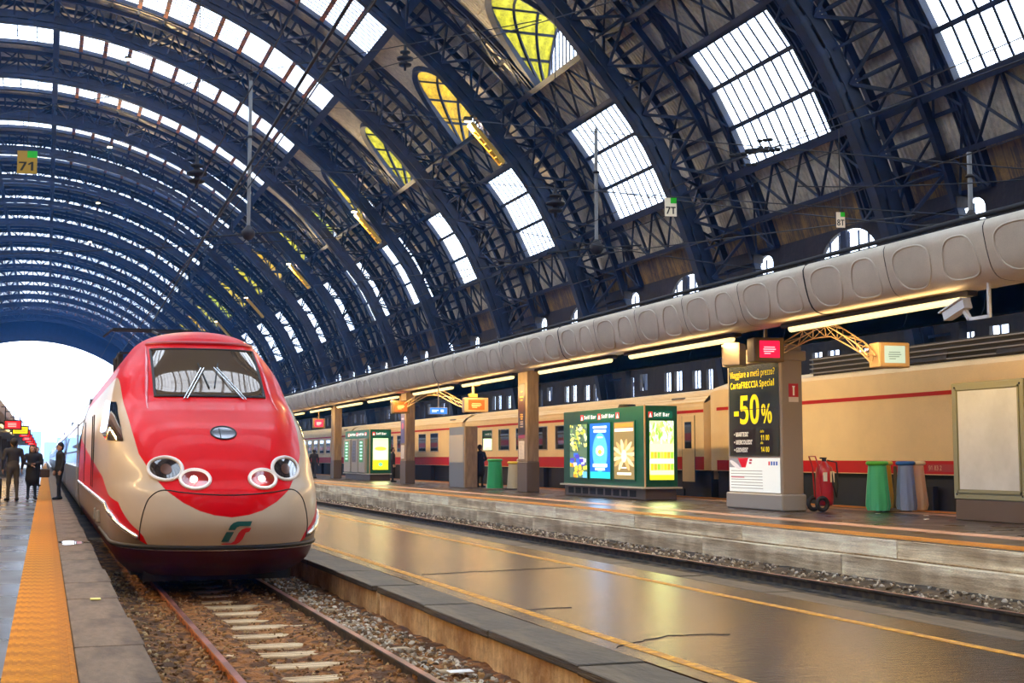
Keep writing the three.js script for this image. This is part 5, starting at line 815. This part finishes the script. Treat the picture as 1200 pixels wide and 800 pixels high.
// ---------- overhead wires, rods, insulators, hanging number boards ----------
const wireMat = M.black;
function wire(a, b, sag, r, label) { const P = []; for (let i = 0; i <= 20; i++) { const t = i / 20; P.push([lerp(a[0], b[0], t), lerp(a[1], b[1], t) - sag * 4 * t * (1 - t), lerp(a[2], b[2], t)]); } return tag(new MB().tube(P, r, 5).build('wire', wireMat), label, 'wire', 'overhead wires'); }
wire([5.43, 11.2, -10], [5.15, 8.95, -72], 0, 0.045, 'thick black cable crossing the roof from the top centre');
wire([5.75, 11.1, -10], [5.35, 9.3, -66], 0.25, 0.02, 'thinner cable looping beside the thick black cable');
for (const [a, b, w] of [[[10.39, 10.55, -22], [8.99, 15.14, -46], 'over the first yellow lunette'], [[9.77, 18.1, -60], [15.44, 9.38, -28], 'across the second skylit bay'], [[9.81, 15.04, -60], [15.42, 8, -28], 'across the hanging bell insulator'], [[14.58, 8.36, -30], [14.85, 5.37, -17], 'sloping down towards the canopy'], [[17.04, 9.69, -30], [14.98, 8.37, -17], 'rising to the top right window'], [[12.87, 7.33, -34], [19.87, 10.09, -34], 'rising beside the second side window'], [[-2.07, 13.5, -48], [7.55, 12.56, -34], 'across the upper left skylights'], [[-1.37, 7.6, -40], [6.57, 8.4, -40], 'level with the left rod end'], [[11.54, 8.54, -36], [15.04, 6.86, -30], 'below the third side window'], [[16.09, 7.61, -24], [17.52, 7.09, -20], 'above the canopy at right'], [[16.85, 12.55, -80], [14.83, 7.69, -35], 'running far back along the vault']]) {
  const d = sub(b, a), e = mul(d, 0.35); wire(sub(a, e), add3(b, e), 0.1, 0.014, 'thin black overhead wire ' + w);
}
for (const [x, n] of [[2.3, 'red train'], [10, 'second track']]) { wire([x, 5.3, -8], [x, 5.3, -330], 0, 0.008, 'straight contact wire over the ' + n); wire([x, 6.4, -8], [x, 6.4, -330], 0, 0.008, 'straight carrier wire over the ' + n); }
function rod(x, z, y0, y1, label) {
  const o = thing('hanging_rod', label, 'rod', [x, y0, z], 0, null); new MB().tube([[0, 0.2, 0], [0, y1 - y0, 0]], 0.055, 8).build('rod_tube', M.greyPaint, o); new MB().lathe([[0, -0.2], [0.12, -0.16], [0.2, -0.05], [0.2, 0.08], [0.12, 0.16], [0.06, 0.25], [0, 0.3]], 0, 0, 0, 14).build('joint_knob', M.ironBrown, o);
  new MB().lathe([[0, 0], [0.1, 0.02], [0.1, 0.06], [0.05, 0.1], [0, 0.12]], 0, (y1 - y0) * 0.62, 0, 12).build('collar', M.ironBrown, o); new MB().tube([[-1.6, -0.25, 0.2], [0, 0, 0], [1.5, 0.2, -0.2]], 0.025, 5).build('cross_arm', M.black, o);
  new MB().tube([[0, y1 - y0, 0], [0, y1 - y0 + 0.01, 0], [0, Math.sqrt((33.4 * 0.985) ** 2 - (x + 3) ** 2) - y0, 0]], 0.007, 4).build('suspension_wire', M.black, o); return o;
}
rod(5.57, -40, 8.5, 13.2, 'long grey vertical rod with a knob above the red train'); rod(14.8, -35, 7.8, 11.3, 'long grey vertical rod between two side windows'); rod(19.88, -25, 7.2, 8.8, 'short grey rod just above the canopy at right');
function insulator(x, y, z, s, label) {
  const o = thing('insulator', label, 'insulator', [x, y, z]); new MB().lathe([[0, -0.5], [0.05, -0.48], [0.06, -0.3], [0.26, -0.28], [0.28, -0.2], [0.1, -0.14], [0.09, -0.06], [0.34, -0.02], [0.36, 0.06], [0.14, 0.14], [0.1, 0.24], [0.22, 0.28], [0.22, 0.34], [0.07, 0.4], [0.05, 0.7], [0, 0.72]].map(([a, b]) => [a * s, b * s])).build('bell_discs', M.soot, o);
  new MB().tube([[0, 0.7 * s, 0], [0, Math.sqrt((33.2 * 0.985) ** 2 - (x + 3) ** 2) - y, 0]], 0.012, 4).build('suspension_wire', M.black, o);
}
insulator(4.02, 10.2, -40, 0.85, 'dark bell insulator hanging before the left skylights'); insulator(14.0, 9.24, -36.2, 0.8, 'dark bell insulator hanging beside the third side window'); insulator(14, 18.7, -53.9, 1.0, 'dark bell insulator hanging at the top near the yellow lunettes');
{ // cluster of insulators on the wires below the big window
  const o = thing('wire_junction', 'tangle of dark insulators on the wires below the large window', 'insulator', [17.0, 9.7, -30]); const m = new MB(); for (const [x, y, s] of [[0, 0, 1], [-0.5, -0.15, 0.7], [0.5, 0.05, 0.7], [-0.2, -0.4, 0.6], [0.3, 0.3, 0.6]]) for (let i = 0; i < 3; i++) m.add(new THREE.SphereGeometry(0.1 * s, 8, 6), new THREE.Matrix4().makeScale(1.5, 0.8, 0.8).setPosition(x + i * 0.16, y + i * 0.03, 0)); stuff(m.build('insulator_beads', M.soot, o)); new MB().tube([[-1.4, -0.6, 0], [0, 0, 0], [1.5, 0.35, 0]], 0.018, 5).tube([[-1.2, 0.1, 0], [0.3, -0.3, 0], [1.3, -0.1, 0]], 0.012, 5).build('wires', M.black, o);
}
function board(text, [x, y, z], w, h, bg, label) {
  const o = thing('number_board', label, 'sign', [x, y, z], -0.2); new MB().box(-w / 2, -h / 2, -0.03, w / 2, h / 2, 0).build('plate', M.ironBrown, o);
  posterZ('face', print(96, 140, (c, W, H) => { c.fillStyle = bg; c.fillRect(0, 0, W, H); c.fillStyle = '#28b828'; c.fillRect(W * 0.5, 0, W * 0.5, H * 0.3); T(c, text, W / 2, H * 0.86, 76, '#18140c', 'sans-serif', 'bold', 'center'); }, 0.15), 0.004, -w / 2, w / 2, -h / 2, h / 2, o);
  new MB().tube([[0, h / 2, 0], [0, h / 2 + 1.2, 0]], 0.01, 4).build('hanger', M.black, o);
}
board('71', [-0.73, 10.22, -40], 0.55, 0.66, '#a88428', 'yellow-brown hanging board reading 71 at the upper left'); board('7T', [10.5, 6.29, -21.4], 0.22, 0.34, '#e8e0c8', 'white and green hanging board reading 7T'); board('8T', [10.5, 5.14, -16], 0.13, 0.22, '#e8d8c0', 'white and green hanging board reading 8T');
// ---------- beyond the far end ----------
let mastN = 0, bldN = 0;
for (const [x, z, h] of [[-6, -350, 11], [9, -362, 11], [-4.5, -440, 11], [11, -452, 11], [3, -560, 11]]) {
  const o = thing('catenary_mast', `thin grey catenary mast outside the far end of the hall, ${ordinal(mastN++)} in depth`, 'mast', [x, -0.35, z], 0, 'masts outside the hall'); new MB().tube([[0, 0, 0], [0, h, 0]], 0.16, 6).build('mast_pole', M.greyPaint, o); new MB().bar([-4, h - 2, 0], [4, h - 2, 0], 0.14, 0.14).bar([0, h, 0], [4, h - 2, 0], 0.08, 0.08).build('cross_arm', M.greyPaint, o);
}
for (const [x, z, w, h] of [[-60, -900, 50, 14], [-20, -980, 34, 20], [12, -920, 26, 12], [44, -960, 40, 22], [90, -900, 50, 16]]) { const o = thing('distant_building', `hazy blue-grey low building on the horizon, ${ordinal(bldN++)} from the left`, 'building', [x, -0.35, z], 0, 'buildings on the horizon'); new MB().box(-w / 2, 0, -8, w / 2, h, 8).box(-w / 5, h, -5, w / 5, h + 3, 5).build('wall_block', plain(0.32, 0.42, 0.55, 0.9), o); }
// ---------- people ----------
const V3 = (x, y, z) => [x, y, z];
function sdfInto(out, prims, c, S, cell, k) {
  const n = Math.ceil(2 * S / cell) + 4, half = n / 2, mc = new MarchingCubes(n, undefined, false, false, 80000); mc.isolation = 0;
  const pr = prims.map(p => { const d = sub(p.b, p.a); return { ...p, d, l2: Math.max(dot(d, d), 1e-9) }; });
  const near = (x, y, z) => { let best = 1e9, col = null; for (const p of pr) { const e = dist(p, x, y, z); if (e < best) { best = e; col = p.c; } } return col; };
  function dist(p, x, y, z) { const ax = x - p.a[0], ay = y - p.a[1], az = z - p.a[2], t = clamp((ax * p.d[0] + ay * p.d[1] + az * p.d[2]) / p.l2), dx = ax - p.d[0] * t, dy = ay - p.d[1] * t, dz = (az - p.d[2] * t) * (p.fz || 1); return Math.sqrt(dx * dx + dy * dy + dz * dz) - lerp(p.ra, p.rb, t); }
  for (let iz = 0; iz < n; iz++) for (let iy = 0; iy < n; iy++) for (let ix = 0; ix < n; ix++) {
    const x = c[0] + (ix - half) / half * S, y = c[1] + (iy - half) / half * S, z = c[2] + (iz - half) / half * S; let d = 1e3;
    for (const p of pr) { const e = dist(p, x, y, z); if (e > d + k) continue; const h = Math.max(k - Math.abs(d - e), 0) / k; d = Math.min(d, e) - h * h * k * 0.25; }
    mc.field[ix + iy * n + iz * n * n] = -d;
  }
  mc.update();
  const P = mc.positionArray, N = mc.normalArray;
  for (let i = 0; i < mc.count; i++) { const x = P[3 * i] * S + c[0], y = P[3 * i + 1] * S + c[1], z = P[3 * i + 2] * S + c[2]; out.p.push(x, y, z); const l = nrm([N[3 * i], N[3 * i + 1], N[3 * i + 2]]); out.n.push(...l); out.c.push(...near(x, y, z)); }
}
const skin = [0.45, 0.26, 0.17];
function personGeo({ h = 1.75, top, legs, shoe = [0.01, 0.01, 0.01], hair = [0.012, 0.008, 0.006], coat = false, longHair = false, cap = null, arms, step = 0.0, cell = 0.022, detail = true }) {
  const P = [], s = h / 1.75, c = (a, b, ra, rb, col, fz) => P.push({ a: mul(a, s), b: mul(b, s), ra: ra * s, rb: rb * s, c: col, fz });
  c([0, 0.98, 0], [0, 1.14, 0], 0.15, 0.145, coat ? top : legs, 1.25); c([0, 1.12, 0], [0, 1.34, 0], 0.15, 0.165, top, 1.3); c([-0.13, 1.4, -0.01], [0.13, 1.4, -0.01], 0.085, 0.085, top); c([0, 1.4, 0], [0, 1.53, 0.01], 0.07, 0.055, top);
  if (coat) { c([0, 1.05, 0], [0, 0.66, 0], 0.165, 0.21, top, 1.15); }
  for (const d of [-1, 1]) {
    const z = d * step; c([d * 0.09, 0.95, 0], [d * 0.1, 0.52, z * 0.5 + 0.02], 0.095, 0.062, legs); c([d * 0.1, 0.52, z * 0.5 + 0.02], [d * 0.11, 0.1, z], 0.06, 0.042, legs); c([d * 0.11, 0.05, z - 0.04], [d * 0.13, 0.04, z + 0.16], 0.048, 0.038, shoe);
    const [el, wr] = arms[d < 0 ? 0 : 1]; c([d * 0.2, 1.41, 0], el, 0.065, 0.052, top); c(el, wr, 0.05, 0.036, top);
  }
  const out = { p: [], n: [], c: [] };
  sdfInto(out, P, [0, 0.9 * s, 0], 0.98 * s, cell, 0.05);
  const H = []; const q = (a, b, ra, rb, col, fz) => H.push({ a: mul(a, s), b: mul(b, s), ra: ra * s, rb: rb * s, c: col, fz });
  q([0, 1.44, 0], [0, 1.56, 0.01], 0.055, 0.052, skin); q([0, 1.6, 0.02], [0, 1.66, 0.0], 0.075, 0.088, skin, 0.9); q([0, 1.57, 0.055], [0, 1.555, 0.06], 0.035, 0.03, skin); q([0, 1.63, 0.095], [0, 1.6, 0.112], 0.008, 0.015, skin);
  for (const d of [-1, 1]) { q([d * 0.082, 1.62, 0.0], [d * 0.085, 1.6, 0.0], 0.018, 0.012, skin); q([d * 0.032, 1.635, 0.09], [d * 0.034, 1.635, 0.09], 0.012, 0.012, [0.02, 0.015, 0.012]); } q([-0.018, 1.572, 0.088], [0.018, 1.572, 0.088], 0.008, 0.008, [0.3, 0.1, 0.08]);
  if (cap) { q([0, 1.69, -0.01], [0, 1.7, -0.01], 0.094, 0.096, cap); q([-0.02, 1.68, 0.08], [0.02, 1.675, 0.115], 0.02, 0.012, cap); q([0, 1.64, -0.03], [0, 1.6, -0.04], 0.088, 0.07, hair); } else { q([0, 1.68, -0.02], [0, 1.66, -0.035], 0.092, 0.095, hair); q([0, 1.735, 0.03], [0, 1.72, 0.05], 0.03, 0.035, hair); if (longHair) for (const d of [-1, 1]) q([d * 0.06, 1.68, -0.02], [d * 0.075, 1.48, 0.0], 0.05, 0.04, hair); else q([0, 1.6, -0.055], [0, 1.58, -0.055], 0.06, 0.05, hair); }
  sdfInto(out, H, [0, 1.62 * s, 0], 0.2 * s, detail ? 0.0065 : 0.012, 0.02);
  for (const d of [0, 1]) {
    const [el, wr] = arms[d], u = nrm(sub(wr, el)), side = nrm(cross(u, [0, 0, 1])), nn = cross(side, u), F = [], W = wr; const f = (a, b, ra, rb) => F.push({ a: mul(a, s), b: mul(b, s), ra: ra * s, rb: rb * s, c: skin });
    const at = (l, x, y) => add3(W, add3(mul(u, l), add3(mul(nn, x), mul(side, y)))); f(at(-0.02, 0, 0), at(0.03, 0, 0), 0.028, 0.03); for (const x of [-0.022, 0, 0.022]) f(at(0.02, x, 0), at(0.085, x * 1.15, 0), 0.018, 0.015);
    [-0.03, -0.01, 0.01, 0.03].forEach((x, i) => { const L = [0.05, 0.062, 0.058, 0.044][i]; f(at(0.085, x, 0), at(0.085 + L * 0.6, x, 0.008), 0.0095, 0.009); f(at(0.085 + L * 0.6, x, 0.008), at(0.085 + L, x, 0.028), 0.009, 0.0075); }); f(at(0.03, 0.03, 0.005), at(0.075, 0.055, 0.02), 0.012, 0.009);
    sdfInto(out, F, mul(at(0.06, 0, 0), s), 0.11 * s, detail ? 0.0042 : 0.008, 0.008);
  }
  const g = new THREE.BufferGeometry(); g.setAttribute('position', new THREE.Float32BufferAttribute(out.p, 3)); g.setAttribute('normal', new THREE.Float32BufferAttribute(out.n, 3)); g.setAttribute('color', new THREE.Float32BufferAttribute(out.c, 3)); g.setAttribute('uv', new THREE.Float32BufferAttribute(new Float32Array(out.p.length / 3 * 2), 2)); return g;
}
M.person = std({ vertexColors: true, roughness: 0.8 });
function person(label, pos, turn, o, group) { const m = mesh('person', personGeo(o), M.person); tag(m, label, 'person', group); m.position.set(...pos); m.rotation.y = turn; return m; }
const side = [[[-0.27, 1.16, -0.02], [-0.26, 0.9, 0.06]], [[0.27, 1.16, -0.02], [0.26, 0.9, 0.06]]], fold = [[[-0.28, 1.18, 0.02], [-0.06, 1.1, 0.22]], [[0.28, 1.18, 0.02], [0.05, 1.15, 0.22]]];
person('man in a dark jacket and grey trousers seen from behind', [-0.87, PL, -41.3], Math.PI + 0.3, { h: 1.8, top: [0.018, 0.016, 0.016], legs: [0.06, 0.052, 0.042], arms: side, step: 0.05 });
person('woman in a long dark coat with folded arms and long hair', [-0.36, PL, -42.5], 0.15, { h: 1.62, top: [0.012, 0.011, 0.012], legs: [0.012, 0.02, 0.035], arms: fold, coat: true, longHair: true });
person('man in a black suit and cap beside the train', [0.42, PL, -42.3], -1.25, { h: 1.67, top: [0.01, 0.009, 0.01], legs: [0.009, 0.008, 0.009], arms: side, cap: [0.01, 0.01, 0.014], step: 0.06 });
{
  const o = thing('suitcase', 'upright dark suitcase standing beside the man in grey trousers', 'suitcase', [-1.36, PL, -41.2]); new MB().rbox(-0.2, 0.06, -0.13, 0.2, 0.66, 0.13, 0.04).build('shell', M.black, o); new MB().tube([[-0.1, 0.64, 0], [-0.1, 0.95, 0], [0.1, 0.95, 0], [0.1, 0.64, 0]], 0.012, 6).build('handle', M.steel, o); for (const x of [-0.15, 0.15]) for (const z of [-0.08, 0.08]) new MB().add(new THREE.SphereGeometry(0.035, 10, 8), new THREE.Matrix4().makeTranslation(x, 0.035, z)).build('wheel', M.rubber, o);
  const b = thing('handbag', 'dark handbag hanging at the side of the woman in the coat', 'bag', [0.0, PL + 0.66, -42.35]); new MB().rbox(-0.14, 0, -0.07, 0.14, 0.26, 0.07, 0.04).build('pouch', plain(0.05, 0.025, 0.015, 0.5), b); new MB().tube([[-0.1, 0.24, 0], [-0.07, 0.42, 0], [0.04, 0.46, 0], [0.1, 0.24, 0]], 0.012, 6).build('strap', M.black, b);
}
person('dark figure walking on the far platform beside the red train nose', [15.5, PF, -81], 2.6, { h: 1.75, top: [0.012, 0.011, 0.012], legs: [0.014, 0.013, 0.014], arms: side, step: 0.14, cell: 0.034, detail: false });
person('dark figure standing right of the smaller green kiosk', [16.75, PF, -66.4], 1.2, { h: 1.75, top: [0.014, 0.012, 0.014], legs: [0.01, 0.01, 0.014], arms: side, cell: 0.034, detail: false });
person('dark figure standing just right of the grey information panel', [17.2, PF, -53.3], 2.2, { h: 1.78, top: [0.008, 0.008, 0.009], legs: [0.01, 0.009, 0.009], arms: fold, coat: true, cell: 0.034, detail: false });
const pf = person('distant dark figure on the left platform behind the woman', [-0.35, PL, -62], 0.4, { h: 1.7, top: [0.02, 0.018, 0.03], legs: [0.015, 0.015, 0.02], arms: side, cell: 0.04, detail: false });
{ const q = copyOf(pf, 'farthest tiny figure on the left platform near the lit signs'); q.position.set(-0.75, PL, -95); }
scene.traverse(o => { if (o.isLight) o.castShadow = true; });
renderer.render(scene, camera);
